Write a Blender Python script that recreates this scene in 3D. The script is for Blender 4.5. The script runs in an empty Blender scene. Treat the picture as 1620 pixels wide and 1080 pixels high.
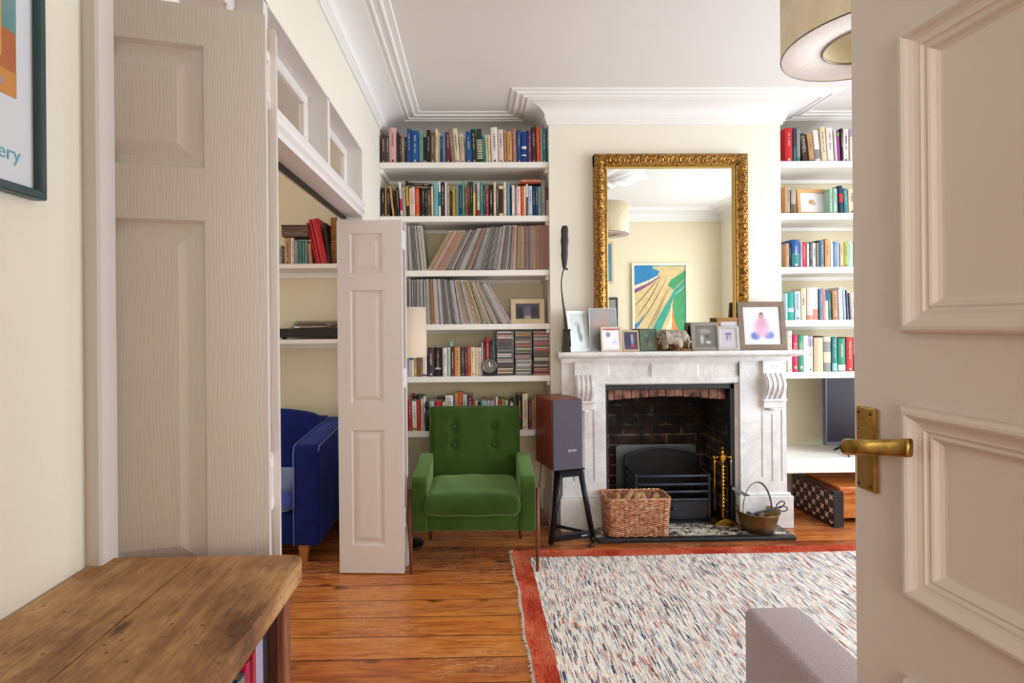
import bpy, math, random
from mathutils import Vector, Matrix
from math import sin, cos, pi, radians, hypot, atan2, sqrt

# ------------------------------------------------------------ camera, sky, daylight, exposure
SC = bpy.context.scene
COL = SC.collection
F_PX, CX, CY, EYE = 850.0, 768.0, 512.0, 1.40      # 1620x1080 frame
YAW, ROLL = radians(-1.08), -0.009
CAM_M = Matrix.Rotation(YAW, 3, 'Z') @ Matrix.Rotation(pi / 2, 3, 'X') @ Matrix.Rotation(ROLL, 3, 'Z')
cam_d = bpy.data.cameras.new('camera')
cam_d.lens = F_PX / 1620 * 36
cam_d.sensor_width = 36
cam_d.shift_x = (810 - CX) / 1620
cam_d.shift_y = (CY - 540) / 1620
cam_d.clip_start = 0.02
cam = bpy.data.objects.new('camera', cam_d)
COL.objects.link(cam)
cam.matrix_world = Matrix.Translation((0, 0, EYE)) @ CAM_M.to_4x4()
SC.camera = cam

W = bpy.data.worlds.new('sky'); SC.world = W; W.use_nodes = True
bg = W.node_tree.nodes['Background']
bg.inputs[0].default_value = (0.80, 0.90, 1.0, 1)
bg.inputs[1].default_value = 2.0

SC.view_settings.view_transform = 'Standard'
SC.view_settings.look = 'None'
SC.view_settings.gamma = 1
SC.view_settings.use_curve_mapping = False
SC.view_settings.exposure = 0.32

def area(name, loc, rot, sx, sy, power, color=(1, 1, 1), spread=180):
    l = bpy.data.lights.new(name, 'AREA'); l.shape = 'RECTANGLE'
    l.size = sx; l.size_y = sy; l.energy = power; l.color = color; l.spread = radians(spread)
    o = bpy.data.objects.new(name, l); COL.objects.link(o)
    o.location = loc; o.rotation_euler = rot
    return o
# daylight through the windows of the right wall and of the neighbouring room
area('daylight_bay', (3.78, 2.0, 1.50), (0, radians(90), 0), 2.1, 2.9, 99, (0.87, 0.93, 1.0))
area('hall_fill', (.40, -1.9, 1.6), (radians(90), 0, 0), 1.2, 1.6, 29, (1.0, 0.89, 0.77))  # added, unseen fill light behind the camera for the near leaf and armchair
area('daylight_next_room', (-4.45, 2.0, 1.55), (0, radians(-90), 0), 1.9, 2.4, 30, (1.0, 0.97, 0.92))

# ------------------------------------------------------------ measuring helpers
def ray(px, py):
    return CAM_M @ Vector(((px - CX) / F_PX, (CY - py) / F_PX, -1))
def P(px, py, Y):
    d = ray(px, py); t = Y / d.y
    return Vector((d.x * t, Y, EYE + d.z * t))
def PX(px, Y, py=540): return P(px, py, Y).x
def PZ(px, py, Y): return P(px, py, Y).z
def G(px, py, z=0.0):
    d = ray(px, py); t = (z - EYE) / d.z
    return Vector((d.x * t, d.y * t, z))

# ------------------------------------------------------------ colour and materials
def lin(c):
    if isinstance(c, str):
        c = c.lstrip('#'); c = [int(c[i:i + 2], 16) / 255 for i in (0, 2, 4)]
        c = [x / 12.92 if x <= .04045 else ((x + .055) / 1.055) ** 2.4 for x in c]
    return (c[0], c[1], c[2], 1.0)
MATS = {}
def mat(name, color='#808080', rough=.6, metal=0.0, noise=0.0, nscale=20.0, bump=0.0, bscale=60.0,
        coat=0.0, sheen=0.0, spec=.5, col2=None, stretch=None, sheencol=None):
    if name in MATS: return MATS[name]
    m = bpy.data.materials.new(name); m.use_nodes = True; MATS[name] = m
    nt = m.node_tree; b = nt.nodes['Principled BSDF']
    b.inputs['Base Color'].default_value = lin(color)
    b.inputs['Roughness'].default_value = rough
    b.inputs['Metallic'].default_value = metal
    b.inputs['Specular IOR Level'].default_value = spec
    b.inputs['Coat Weight'].default_value = coat
    b.inputs['Sheen Weight'].default_value = sheen
    if sheencol: b.inputs['Sheen Tint'].default_value = lin(sheencol)
    co = None
    def coord():
        nonlocal co
        if co is None:
            tc = nt.nodes.new('ShaderNodeTexCoord'); mp = nt.nodes.new('ShaderNodeMapping')
            nt.links.new(tc.outputs['Object'], mp.inputs[0])
            if stretch: mp.inputs['Scale'].default_value = stretch
            co = mp.outputs[0]
        return co
    if noise > 0 or col2:
        n = nt.nodes.new('ShaderNodeTexNoise'); n.inputs['Scale'].default_value = nscale
        n.inputs['Detail'].default_value = 6; nt.links.new(coord(), n.inputs['Vector'])
        r = nt.nodes.new('ShaderNodeValToRGB')
        c = lin(color); c2 = lin(col2) if col2 else tuple(x * (1 - noise) for x in c[:3]) + (1,)
        r.color_ramp.elements[0].position = .35; r.color_ramp.elements[0].color = c2
        r.color_ramp.elements[1].position = .65; r.color_ramp.elements[1].color = c
        nt.links.new(n.outputs[0], r.inputs[0]); nt.links.new(r.outputs[0], b.inputs['Base Color'])
    if bump > 0:
        n = nt.nodes.new('ShaderNodeTexNoise'); n.inputs['Scale'].default_value = bscale
        n.inputs['Detail'].default_value = 4; nt.links.new(coord(), n.inputs['Vector'])
        bp = nt.nodes.new('ShaderNodeBump'); bp.inputs['Strength'].default_value = bump
        bp.inputs['Distance'].default_value = .01
        nt.links.new(n.outputs[0], bp.inputs['Height']); nt.links.new(bp.outputs[0], b.inputs['Normal'])
    return m
class NT:
    """small node-graph writer"""
    def __init__(s, name):
        s.m = bpy.data.materials.new(name); s.m.use_nodes = True; MATS[name] = s.m
        s.t = s.m.node_tree; s.b = s.t.nodes['Principled BSDF']
        s.obj = s.n('TexCoord').outputs['Object']
    def n(s, kind, **kw):
        nd = s.t.nodes.new('ShaderNode' + kind)
        for k, v in kw.items(): setattr(nd, k, v)
        return nd
    def put(s, inp, v):
        if hasattr(v, 'is_linked') or hasattr(v, 'links'): s.t.links.new(v, inp)
        else: inp.default_value = v
    def math(s, op, a, b=0.0, c=None, clamp=False):
        nd = s.n('Math', operation=op, use_clamp=clamp); s.put(nd.inputs[0], a); s.put(nd.inputs[1], b)
        if c is not None: s.put(nd.inputs[2], c)
        return nd.outputs[0]
    def xyz(s, v=None):
        nd = s.n('SeparateXYZ'); s.put(nd.inputs[0], v if v is not None else s.obj); return nd.outputs
    def vec(s, x, y, z=0.0):
        nd = s.n('CombineXYZ'); s.put(nd.inputs[0], x); s.put(nd.inputs[1], y); s.put(nd.inputs[2], z); return nd.outputs[0]
    def map(s, v=None, scale=(1, 1, 1), loc=(0, 0, 0), rot=(0, 0, 0)):
        nd = s.n('Mapping'); s.put(nd.inputs[0], v if v is not None else s.obj)
        nd.inputs['Scale'].default_value = scale; nd.inputs['Location'].default_value = loc; nd.inputs['Rotation'].default_value = rot
        return nd.outputs[0]
    def noise(s, v=None, scale=5.0, detail=4.0, rough=.5, dist=0.0):
        nd = s.n('TexNoise'); s.put(nd.inputs['Vector'], v if v is not None else s.obj)
        nd.inputs['Scale'].default_value = scale; nd.inputs['Detail'].default_value = detail
        nd.inputs['Roughness'].default_value = rough; nd.inputs['Distortion'].default_value = dist
        return nd.outputs[0]
    def voro(s, v=None, scale=5.0, out='Distance', feature='F1', rnd=1.0):
        nd = s.n('TexVoronoi', feature=feature); s.put(nd.inputs['Vector'], v if v is not None else s.obj)
        nd.inputs['Scale'].default_value = scale; nd.inputs['Randomness'].default_value = rnd
        return nd.outputs[out]
    def white(s, v):
        nd = s.n('TexWhiteNoise', noise_dimensions='3D'); s.put(nd.inputs['Vector'], v); return nd.outputs
    def ramp(s, f, stops, mode='LINEAR'):
        nd = s.n('ValToRGB'); s.put(nd.inputs[0], f); cr = nd.color_ramp; cr.interpolation = mode
        while len(cr.elements) < len(stops): cr.elements.new(.5)
        for e, (p, c) in zip(cr.elements, stops): e.position = p; e.color = lin(c) if isinstance(c, str) else (c, c, c, 1)
        return nd.outputs[0]
    def mix(s, f, a, b, mode='MIX'):
        nd = s.n('Mix', data_type='RGBA', blend_type=mode); s.put(nd.inputs[0], f)
        s.put(nd.inputs[6], lin(a) if isinstance(a, str) else a); s.put(nd.inputs[7], lin(b) if isinstance(b, str) else b)
        return nd.outputs[2]
    def bump(s, h, strength=.3, dist=.01):
        nd = s.n('Bump'); nd.inputs['Strength'].default_value = strength; nd.inputs['Distance'].default_value = dist
        s.put(nd.inputs['Height'], h); s.t.links.new(nd.outputs[0], s.b.inputs['Normal'])
    def set(s, **kw):
        for k, v in kw.items():
            k = {'color': 'Base Color', 'rough': 'Roughness', 'metal': 'Metallic', 'sheen': 'Sheen Weight', 'coat': 'Coat Weight', 'spec': 'Specular IOR Level'}[k]
            s.put(s.b.inputs[k], lin(v) if isinstance(v, str) else v)
        return s.m

M = {}
M['wall'] = mat('wall_paint', '#f1eadb', .85, bump=.04, bscale=140, noise=.015, nscale=3)
M['wall_shade_tint'] = mat('wall_paint_shade_tint', '#e9ddbd', .85)  # same paint as the other walls, alcove shade mixed into a warmer tone
M['ceiling'] = mat('ceiling_paint', '#eae5e1', .9, bump=.03, bscale=60)
M['trim'] = mat('trim_gloss_paint', '#e6dfdb', .45, bump=.02, bscale=80)
M['plaster'] = mat('cornice_plaster', '#f2efec', .8)
M['shelf'] = mat('shelf_paint', '#f4f0ea', .5)
M['dark'] = mat('dark_metal', '#17171a', .4, .6)
M['black'] = mat('black_paint', '#141416', .5)
M['slate_bar'] = mat('black_slate', '#24252a', .55, bump=.2, bscale=60)
M['white'] = mat('white_plastic', '#f2f2f0', .4)
M['brass'] = mat('polished_brass', '#d9a441', .22, 1.0, noise=.25, nscale=30)
M['chrome'] = mat('chrome', '#c8c8c8', .15, 1.0)
M['pages'] = mat('book_pages', '#dccdb0', .9)

def woodgrain(name, dark, mid, light, axis='X', scale=1.0, rough=.45, contrast=1.0):
    g = NT(name); st = {'X': (1.2, 14, 14), 'Y': (14, 1.2, 14), 'Z': (14, 14, 1.2)}[axis]
    v = g.map(scale=tuple(a * scale for a in st))
    n = g.noise(v, 3.0, 8, .6, 1.2)
    n2 = g.noise(g.map(scale=tuple(a * scale * 5 for a in st)), 5.0, 3)
    f = g.math('ADD', g.math('MULTIPLY', n, .75), g.math('MULTIPLY', n2, .25))
    g.bump(f, .15, .004)
    return g.set(color=g.ramp(f, [(.32, dark), (.5, mid), (.68, light)]), rough=rough)

# doors: faint embossed grain in white paint
def grained_paint():
    g = NT('grained_door_paint')
    x = g.xyz()
    wv = g.n('TexWave', wave_type='BANDS', bands_direction='X')
    v = g.map(scale=(1, 1, .16)); g.put(wv.inputs['Vector'], v)
    wv.inputs['Scale'].default_value = 55; wv.inputs['Distortion'].default_value = 30; wv.inputs['Detail'].default_value = 3
    wv.inputs['Detail Scale'].default_value = .25
    g.bump(wv.outputs['Fac'], .16, .0009)
    return g.set(color='#d8cfc9', rough=.42)
M['door'] = grained_paint()
M['door_plain'] = mat('aged_door_paint', '#d8cbbf', .5, bump=.10, bscale=35, noise=.02, nscale=6)

# ------------------------------------------------------------ mesh helpers
class MB:
    def __init__(s): s.v = []; s.f = []; s.mi = []; s.sm = []
    def add(s, vs, fs, mi=0, smooth=False):
        o = len(s.v); s.v += [tuple(v) for v in vs]
        for f in fs: s.f.append([i + o for i in f]); s.mi.append(mi); s.sm.append(smooth)
        return s
    def box(s, x0, x1, y0, y1, z0, z1, mi=0, T=None):
        if x0 > x1: x0, x1 = x1, x0
        if y0 > y1: y0, y1 = y1, y0
        if z0 > z1: z0, z1 = z1, z0
        vs = [(x, y, z) for z in (z0, z1) for y in (y0, y1) for x in (x0, x1)]
        if T: vs = [T @ Vector(v) for v in vs]
        return s.add(vs, [(0, 2, 3, 1), (4, 5, 7, 6), (0, 1, 5, 4), (2, 6, 7, 3), (0, 4, 6, 2), (1, 3, 7, 5)], mi)
    def bbox(s, x0, x1, y0, y1, z0, z1, b=.004, mi=0, T=None, smooth=False):
        """box with chamfered edges"""
        b = min(b, abs(x1 - x0) * .49, abs(y1 - y0) * .49, abs(z1 - z0) * .49)
        c = ((x0 + x1) / 2, (y0 + y1) / 2, (z0 + z1) / 2); h = (abs(x1 - x0) / 2, abs(y1 - y0) / 2, abs(z1 - z0) / 2)
        vs = []; idx = {}
        for sx in (-1, 1):
            for sy in (-1, 1):
                for sz in (-1, 1):
                    for a in range(3):
                        p = [sx * (h[0] - b), sy * (h[1] - b), sz * (h[2] - b)]
                        sg = (sx, sy, sz); p[a] = sg[a] * h[a]
                        idx[(sx, sy, sz, a)] = len(vs); vs.append((c[0] + p[0], c[1] + p[1], c[2] + p[2]))
        fs = []
        for a in range(3):
            u, w = (a + 1) % 3, (a + 2) % 3
            for sg in (-1, 1):
                q = []
                for (su, sw) in ((-1, -1), (1, -1), (1, 1), (-1, 1)):
                    k = [0, 0, 0]; k[a] = sg; k[u] = su; k[w] = sw; q.append(idx[(*k, a)])
                fs.append(q if sg > 0 else q[::-1])
        for a in range(3):
            u, w = (a + 1) % 3, (a + 2) % 3
            for su in (-1, 1):
                for sw in (-1, 1):
                    q = []
                    for (sa, ax) in ((-1, u), (1, u), (1, w), (-1, w)):
                        k = [0, 0, 0]; k[a] = sa; k[u] = su; k[w] = sw; q.append(idx[(*k, ax)])
                    fs.append(q if su * sw < 0 else q[::-1])
        for sx in (-1, 1):
            for sy in (-1, 1):
                for sz in (-1, 1):
                    q = [idx[(sx, sy, sz, a)] for a in range(3)]
                    fs.append(q if sx * sy * sz > 0 else q[::-1])
        if T: vs = [T @ Vector(v) for v in vs]
        return s.add(vs, fs, mi, smooth)
    def tube(s, pts, r, n=10, mi=0, cap=True, smooth=True, closed=False, flat=1.0):
        pts = [Vector(p) for p in pts]; N = len(pts)
        if not hasattr(r, '__len__'): r = [r] * N
        vs = []; fs = []; up = None
        for i, p in enumerate(pts):
            a = pts[(i - 1) % N] if (closed or i > 0) else p
            b = pts[(i + 1) % N] if (closed or i < N - 1) else p
            t = (b - a).normalized()
            if up is None:
                up = t.cross(Vector((0, 0, 1)))
                if up.length < .1: up = t.cross(Vector((0, 1, 0)))
                up.normalize()
            up = (up - t * up.dot(t)).normalized(); w = t.cross(up)
            for k in range(n):
                an = 2 * pi * k / n
                vs.append(p + up * (cos(an) * r[i]) + w * (sin(an) * r[i] * flat))
        for i in range(N if closed else N - 1):
            j = (i + 1) % N
            for k in range(n):
                l = (k + 1) % n
                fs.append((i * n + k, i * n + l, j * n + l, j * n + k))
        if cap and not closed:
            fs.append(tuple(range(n))[::-1]); fs.append(tuple((N - 1) * n + k for k in range(n)))
        return s.add(vs, fs, mi, smooth)
    def lathe(s, prof, n=32, mi=0, c=(0, 0, 0), smooth=True, T=None, arc=2 * pi):
        vs = []; fs = []; full = abs(arc - 2 * pi) < 1e-6; m = n if full else n + 1
        for (r, z) in prof:
            for k in range(m):
                a = arc * k / n; vs.append(Vector((c[0] + r * cos(a), c[1] + r * sin(a), c[2] + z)))
        for i in range(len(prof) - 1):
            for k in range(n):
                l = (k + 1) % m
                fs.append((i * m + k, i * m + l, (i + 1) * m + l, (i + 1) * m + k))
        if T: vs = [T @ v for v in vs]
        return s.add(vs, fs, mi, smooth)
    def prism(s, poly, a0, a1, axis='Y', mi=0, T=None, smooth=False):
        """poly = 2-D outline, extruded along axis from a0 to a1"""
        def mk(p, a):
            return {'Y': (p[0], a, p[1]), 'X': (a, p[0], p[1]), 'Z': (p[0], p[1], a)}[axis]
        n = len(poly); vs = [mk(p, a0) for p in poly] + [mk(p, a1) for p in poly]
        if T: vs = [T @ Vector(v) for v in vs]
        fs = [tuple(range(n)), tuple(range(2 * n - 1, n - 1, -1))]
        s.add(vs, fs, mi, False)
        o = len(s.v) - 2 * n
        for i in range(n):
            j = (i + 1) % n; s.f.append([o + i, o + n + i, o + n + j, o + j]); s.mi.append(mi); s.sm.append(smooth)
        return s
    def sphere(s, c, r, n=14, m=8, mi=0, sc=(1, 1, 1)):
        vs = []; fs = []
        for i in range(m + 1):
            th = pi * i / m
            for k in range(n):
                ph = 2 * pi * k / n
                vs.append((c[0] + r * sc[0] * sin(th) * cos(ph), c[1] + r * sc[1] * sin(th) * sin(ph), c[2] + r * sc[2] * cos(th)))
        for i in range(m):
            for k in range(n):
                l = (k + 1) % n; fs.append((i * n + k, (i + 1) * n + k, (i + 1) * n + l, i * n + l))
        return s.add(vs, fs, mi, True)
    def build(s, name, mats, parent=None, mod=None, fix=False):
        me = bpy.data.meshes.new(name); me.from_pydata(s.v, [], s.f)
        if not isinstance(mats, (list, tuple)): mats = [mats]
        for m in mats: me.materials.append(m)
        me.polygons.foreach_set('material_index', s.mi)
        me.polygons.foreach_set('use_smooth', s.sm)
        if fix:
            import bmesh
            bm = bmesh.new(); bm.from_mesh(me)
            bmesh.ops.remove_doubles(bm, verts=bm.verts, dist=1e-5)
            bmesh.ops.recalc_face_normals(bm, faces=bm.faces); bm.to_mesh(me); bm.free()
        me.update()
        o = bpy.data.objects.new(name, me); COL.objects.link(o)
        if parent: o.parent = parent
        return o
def tag(o, label=None, cat=None, group=None, kind=None):
    if label: o['label'] = label
    if cat: o['category'] = cat
    if group: o['group'] = group
    if kind: o['kind'] = kind
    return o
def empty(name, loc=(0, 0, 0), rz=0.0, label=None, cat=None, group=None):
    o = bpy.data.objects.new(name, None); COL.objects.link(o); o.empty_display_size = .05
    o.location = loc; o.rotation_euler = (0, 0, rz)
    return tag(o, label, cat, group)
def struct(o): o['kind'] = 'structure'; return o
def text_mesh(txt, size, depth=.0006):
    cu = bpy.data.curves.new('t', 'FONT'); cu.body = txt; cu.size = size; cu.extrude = depth
    cu.align_x = 'CENTER'; cu.align_y = 'CENTER'
    ob = bpy.data.objects.new('t', cu); me = bpy.data.meshes.new_from_object(ob)
    vs = [v.co.copy() for v in me.vertices]; fs = [tuple(p.vertices) for p in me.polygons]
    bpy.data.objects.remove(ob); bpy.data.curves.remove(cu); bpy.data.meshes.remove(me)
    return vs, fs
def subsurf(o, lv=2):
    m = o.modifiers.new('s', 'SUBSURF'); m.levels = lv; m.render_levels = lv; return o
def bevel(o, w=.01, seg=3):
    m = o.modifiers.new('b', 'BEVEL'); m.width = w; m.segments = seg; m.limit_method = 'ANGLE'; return o
def shade(o):
    for p in o.data.polygons: p.use_smooth = True
    return o
# ------------------------------------------------------------ room dimensions
XL, XR, YN, YB, ZC = -0.656, 3.35, 0.10, 4.08, 2.906   # left wall, right wall, near wall, back wall, ceiling
XC0, XC1, YC = 0.518, 2.133, 3.70                      # chimney breast
FX0, FX1, FZ = 0.885, 1.775, 0.985                     # fireplace opening in the breast
WT = 0.134

def floorboards():
    g = NT('varnished_floorboards'); x, y, z = g.xyz()
    w = .160; yo = g.math('SUBTRACT', y, .018)
    row = g.math('FLOOR', g.math('DIVIDE', yo, w)); fr = g.math('FRACT', g.math('DIVIDE', yo, w))
    rnd = g.white(g.vec(row, 3.7, 1.0)); r1 = rnd['Value']
    xs = g.math('ADD', x, g.math('MULTIPLY', r1, 37.0))
    seg = g.math('FLOOR', g.math('DIVIDE', xs, 5.3)); r2 = g.white(g.vec(seg, row, 2.0))['Value']
    sfr = g.math('FRACT', g.math('DIVIDE', xs, 5.3))
    v = g.vec(g.math('MULTIPLY', xs, 1.0), g.math('MULTIPLY', y, 11.0), r1)
    n1 = g.noise(v, 3.2, 9, .62, 1.4)
    n2 = g.noise(g.vec(g.math('MULTIPLY', xs, 3.0), g.math('MULTIPLY', y, 60.0), r2), 4.0, 4, .6)
    f = g.math('ADD', g.math('MULTIPLY', n1, .8), g.math('MULTIPLY', n2, .2))
    f = g.math('ADD', f, g.math('MULTIPLY', g.math('SUBTRACT', r1, .5), .20))
    c = g.ramp(f, [(.28, '#64290f'), (.42, '#9a4a1c'), (.53, '#b9652a'), (.70, '#d98c40')])
    # worn, paler patches
    wear = g.noise(g.map(scale=(1, 2.2, 1)), 1.6, 6, .6)
    c = g.mix(g.ramp(wear, [(.5, 0.0), (.68, .45)]), c, '#a96b48')
    # knots
    kd = g.voro(g.vec(g.math('MULTIPLY', xs, 1.0), g.math('MULTIPLY', y, 1.9), 0.0), 3.4)
    c = g.mix(g.ramp(kd, [(.11, .9), (.19, 0.0)]), c, '#3b1608')
    hz = g.noise(g.map(scale=(1.0, 3.0, 1)), 3.2, 5, .65); c = g.mix(g.ramp(hz, [(.50, 0.0), (.66, .5)]), c, '#d88a3c')
    # pale scratches
    sc = g.noise(g.vec(g.math('MULTIPLY', x, 18.0), g.math('MULTIPLY', y, 110.0), 0.0), 1.6, 3, .6, .8)
    pt = g.noise(scale=2.1, detail=4)
    s = g.math('MULTIPLY', g.ramp(sc, [(.57, 0.0), (.62, 1.0)]), g.ramp(pt, [(.47, 0.0), (.58, .9)]))
    c = g.mix(s, c, '#d9b58c')
    gap = g.math('MINIMUM', fr, g.math('SUBTRACT', 1.0, fr))
    gp = g.math('MULTIPLY', g.math('SUBTRACT', 1.0, g.ramp(gap, [(.010, 0.0), (.026, 1.0)])), 1.0)
    gb = g.math('LESS_THAN', sfr, .0008)
    gp = g.math('MAXIMUM', gp, gb)
    c = g.mix(g.math('MULTIPLY', gp, .95), c, '#2a1007')
    g.bump(g.math('ADD', g.math('MULTIPLY', gp, -1.0), g.math('MULTIPLY', n1, .12)), .35, .004)
    return g.set(color=c, rough=g.ramp(n1, [(.3, .22), (.7, .42)]), coat=.25)
M['floor'] = floorboards()

b = MB(); b.box(-4.4, 3.5, -2.0, 4.3, -.06, 0); struct(b.build('floor', M['floor']))
b = MB(); b.box(-4.4, 3.5, -2.0, 4.3, ZC, ZC + .08); struct(b.build('ceiling', M['ceiling']))
b = MB(); b.box(-4.4, XC0, YB, YB + .15, 0, ZC); b.box(XC1, XR + .15, YB, YB + .15, 0, ZC); b.box(XC0, XC1, YB + .1, YB + .15, 0, ZC)
struct(b.build('wall_back', M['wall_shade_tint']))
# wall on the left with the wide opening to the next room
OY0, OY1, OZ = 0.935, 3.17, 2.43
b = MB(); b.box(XL - WT, XL, -.02, OY0, 0, ZC); b.box(XL - WT, XL, OY1, YB, 0, ZC); b.box(XL - WT, XL, OY0, OY1, OZ, ZC)
struct(b.build('wall_left', M['wall']))
# near wall with the doorway the camera stands in
b = MB(); b.box(XL, -.14, -.02, YN, 0, ZC); b.box(.82, XR, -.02, YN, 0, ZC); b.box(-.14, .82, -.02, YN, 2.06, ZC)
b.box(-4.4, XL - WT, -.02, YN, 0, ZC)
struct(b.build('wall_near', M['wall_shade_tint']))
b = MB(); b.box(-2.3, 1.6, -2.0, -1.85, 0, .7); b.box(-2.3, 1.6, -2.0, -1.85, 2.4, ZC); b.box(-2.3, -.25, -2.0, -1.85, .7, 2.4); b.box(1.05, 1.6, -2.0, -1.85, .7, 2.4)  # opening in the hall wall shaped for the added fill light
b.box(-2.3, -2.2, -1.85, -.02, 0, ZC); b.box(1.5, 1.6, -1.85, -.02, 0, ZC)
struct(b.build('wall_hall', M['wall']))
b = MB()
b.box(XR, XR + .15, YN - .12, .55, 0, ZC); b.box(XR, XR + .15, 3.45, YB, 0, ZC)
b.box(XR, XR + .15, .55, 3.45, 0, .45); b.box(XR, XR + .15, .55, 3.45, 2.55, ZC)
struct(b.build('wall_right', M['wall']))
b = MB()
b.box(-4.4, -4.25, -.02, .8, 0, ZC); b.box(-4.4, -4.25, 3.2, YB, 0, ZC); b.box(-4.4, -4.25, .8, 3.2, 0, .6); b.box(-4.4, -4.25, .8, 3.2, 2.5, ZC)
struct(b.build('wall_far', M['wall_shade_tint']))

# chimney breast, hollow behind the grate
b = MB()
b.box(XC0, FX0, YC, YB + .1, 0, ZC); b.box(FX1, XC1, YC, YB + .1, 0, ZC); b.box(FX0, FX1, YC, YB + .1, FZ, ZC)
struct(b.build('wall_chimney', M['wall']))

def glass_mat():
    m = bpy.data.materials.new('window_glass'); m.use_nodes = True; t = m.node_tree; t.nodes.clear()
    out = t.nodes.new('ShaderNodeOutputMaterial'); mx = t.nodes.new('ShaderNodeMixShader')
    tr = t.nodes.new('ShaderNodeBsdfTransparent'); gl = t.nodes.new('ShaderNodeBsdfGlossy'); fr = t.nodes.new('ShaderNodeFresnel')
    gl.inputs['Roughness'].default_value = .02; fr.inputs[0].default_value = 1.45
    ge = t.nodes.new('ShaderNodeNewGeometry'); iv = t.nodes.new('ShaderNodeMath'); iv.operation = 'SUBTRACT'; iv.inputs[0].default_value = 1.0; ml = t.nodes.new('ShaderNodeMath'); ml.operation = 'MULTIPLY'
    t.links.new(ge.outputs['Backfacing'], iv.inputs[1]); t.links.new(iv.outputs[0], ml.inputs[0]); t.links.new(fr.outputs[0], ml.inputs[1]); t.links.new(ml.outputs[0], mx.inputs[0]); t.links.new(tr.outputs[0], mx.inputs[1]); t.links.new(gl.outputs[0], mx.inputs[2])
    t.links.new(mx.outputs[0], out.inputs[0]); MATS['window_glass'] = m; return m
M['glass'] = glass_mat()
wn = 0
def sash_window(x, y0, y1, z0, z1, out=1, cols=3):
    """window in a wall lying in the YZ plane; out = direction of outdoors"""
    global wn
    wn += 1; w = empty('window_%d' % wn); struct(w)
    xa, xb = x + out * .05, x + out * .11
    f = MB(); fw = .055
    f.box(xa, xb, y0, y1, z0, z0 + fw); f.box(xa, xb, y0, y1, z1 - fw, z1)
    n = cols; pw = (y1 - y0) / n
    for i in range(n + 1):
        yy = y0 + i * pw; h = .05 if 0 < i < n else fw
        f.box(xa, xb, max(y0, yy - h / (2 if 0 < i < n else 1) * (1 if i else 0)), min(y1, yy + h / (2 if 0 < i < n else 1) * (1 if i < n else 0)), z0, z1)
    f.box(xa, xb, y0, y1, (z0 + z1) / 2 - .025, (z0 + z1) / 2 + .025)
    f.build('window_frame', M['trim'], w)
    g = MB(); g.box((xa + xb) / 2 - .002, (xa + xb) / 2 + .002, y0 + fw, y1 - fw, z0 + fw, z1 - fw); g.build('window_pane', M['glass'], w)
    s = MB(); s.bbox(x - out * .06, x + out * .12, y0 - .04, y1 + .04, z0 - .035, z0 + .001, .006); s.build('window_sill', M['trim'], w)
sash_window(XR, .55, 3.45, .45, 2.55, 1, 3)
sash_window(-4.25, .8, 3.2, .6, 2.5, -1, 2)

# ------------------------------------------------------------ cornice
def sweep(path, prof, closed, name, m, z0):
    """prof = [(offset from wall, drop)], path = 2-D points with the room on the right-hand side when walking"""
    n = len(path); mb = MB(); rings = []
    for i, p in enumerate(path):
        a = Vector(path[(i - 1) % n]); q = Vector(p); c = Vector(path[(i + 1) % n])
        if not closed and i == 0: d1 = d2 = (c - q).normalized()
        elif not closed and i == n - 1: d1 = d2 = (q - a).normalized()
        else: d1 = (q - a).normalized(); d2 = (c - q).normalized()
        n1 = Vector((d1.y, -d1.x)); n2 = Vector((d2.y, -d2.x)); k = 1 + n1.dot(n2)
        mt = (n1 + n2) / k if k > .01 else n1
        rings.append([(q.x + mt.x * o, q.y + mt.y * o, z0 + d) for (o, d) in prof])
    m_ = len(prof)
    for i in range(n if closed else n - 1):
        j = (i + 1) % n
        vs = rings[i] + rings[j]
        mb.add(vs, [(k, k + 1, m_ + k + 1, m_ + k) for k in range(m_ - 1)])
    return mb.build(name, m)
cove = [(.030 + .125 * (1 - cos(a)), -.088 + .060 * sin(a)) for a in [pi / 2 * k / 9 for k in range(10)]]
prof = [(0, -.140), (.012, -.140), (.014, -.126), (.022, -.122), (.022, -.110), (.030, -.106), (.030, -.092)] + cove + \
       [(.160, -.028), (.160, -.018), (.178, -.018), (.182, -.024), (.190, -.024), (.194, -.014), (.222, -.014), (.228, -.020), (.236, -.018), (.240, -.008), (.270, -.008), (.276, 0)]
path = [(XL, YN), (XL, YB), (XC0, YB), (XC0, YC), (XC1, YC), (XC1, YB), (XR, YB), (XR, YN)]
struct(sweep(path, prof, True, 'trim_1', M['plaster'], ZC))

# skirting boards
sk = [(0, .15), (.010, .15), (.014, .135), (.018, .12), (.018, 0)]
struct(sweep([(XL, OY1 + .03), (XL, YB), (XC0, YB), (XC0, YC), (.60, YC)], sk, False, 'baseboard_left', M['trim'], 0))
struct(sweep([(2.10, YC), (XC1, YC), (XC1, YB), (XR, YB), (XR, YN), (.84, YN)], sk, False, 'baseboard_right', M['trim'], 0))
struct(sweep([(-4.25, YB), (XL - WT, YB)], sk, False, 'baseboard_far', M['trim'], 0))

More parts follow.
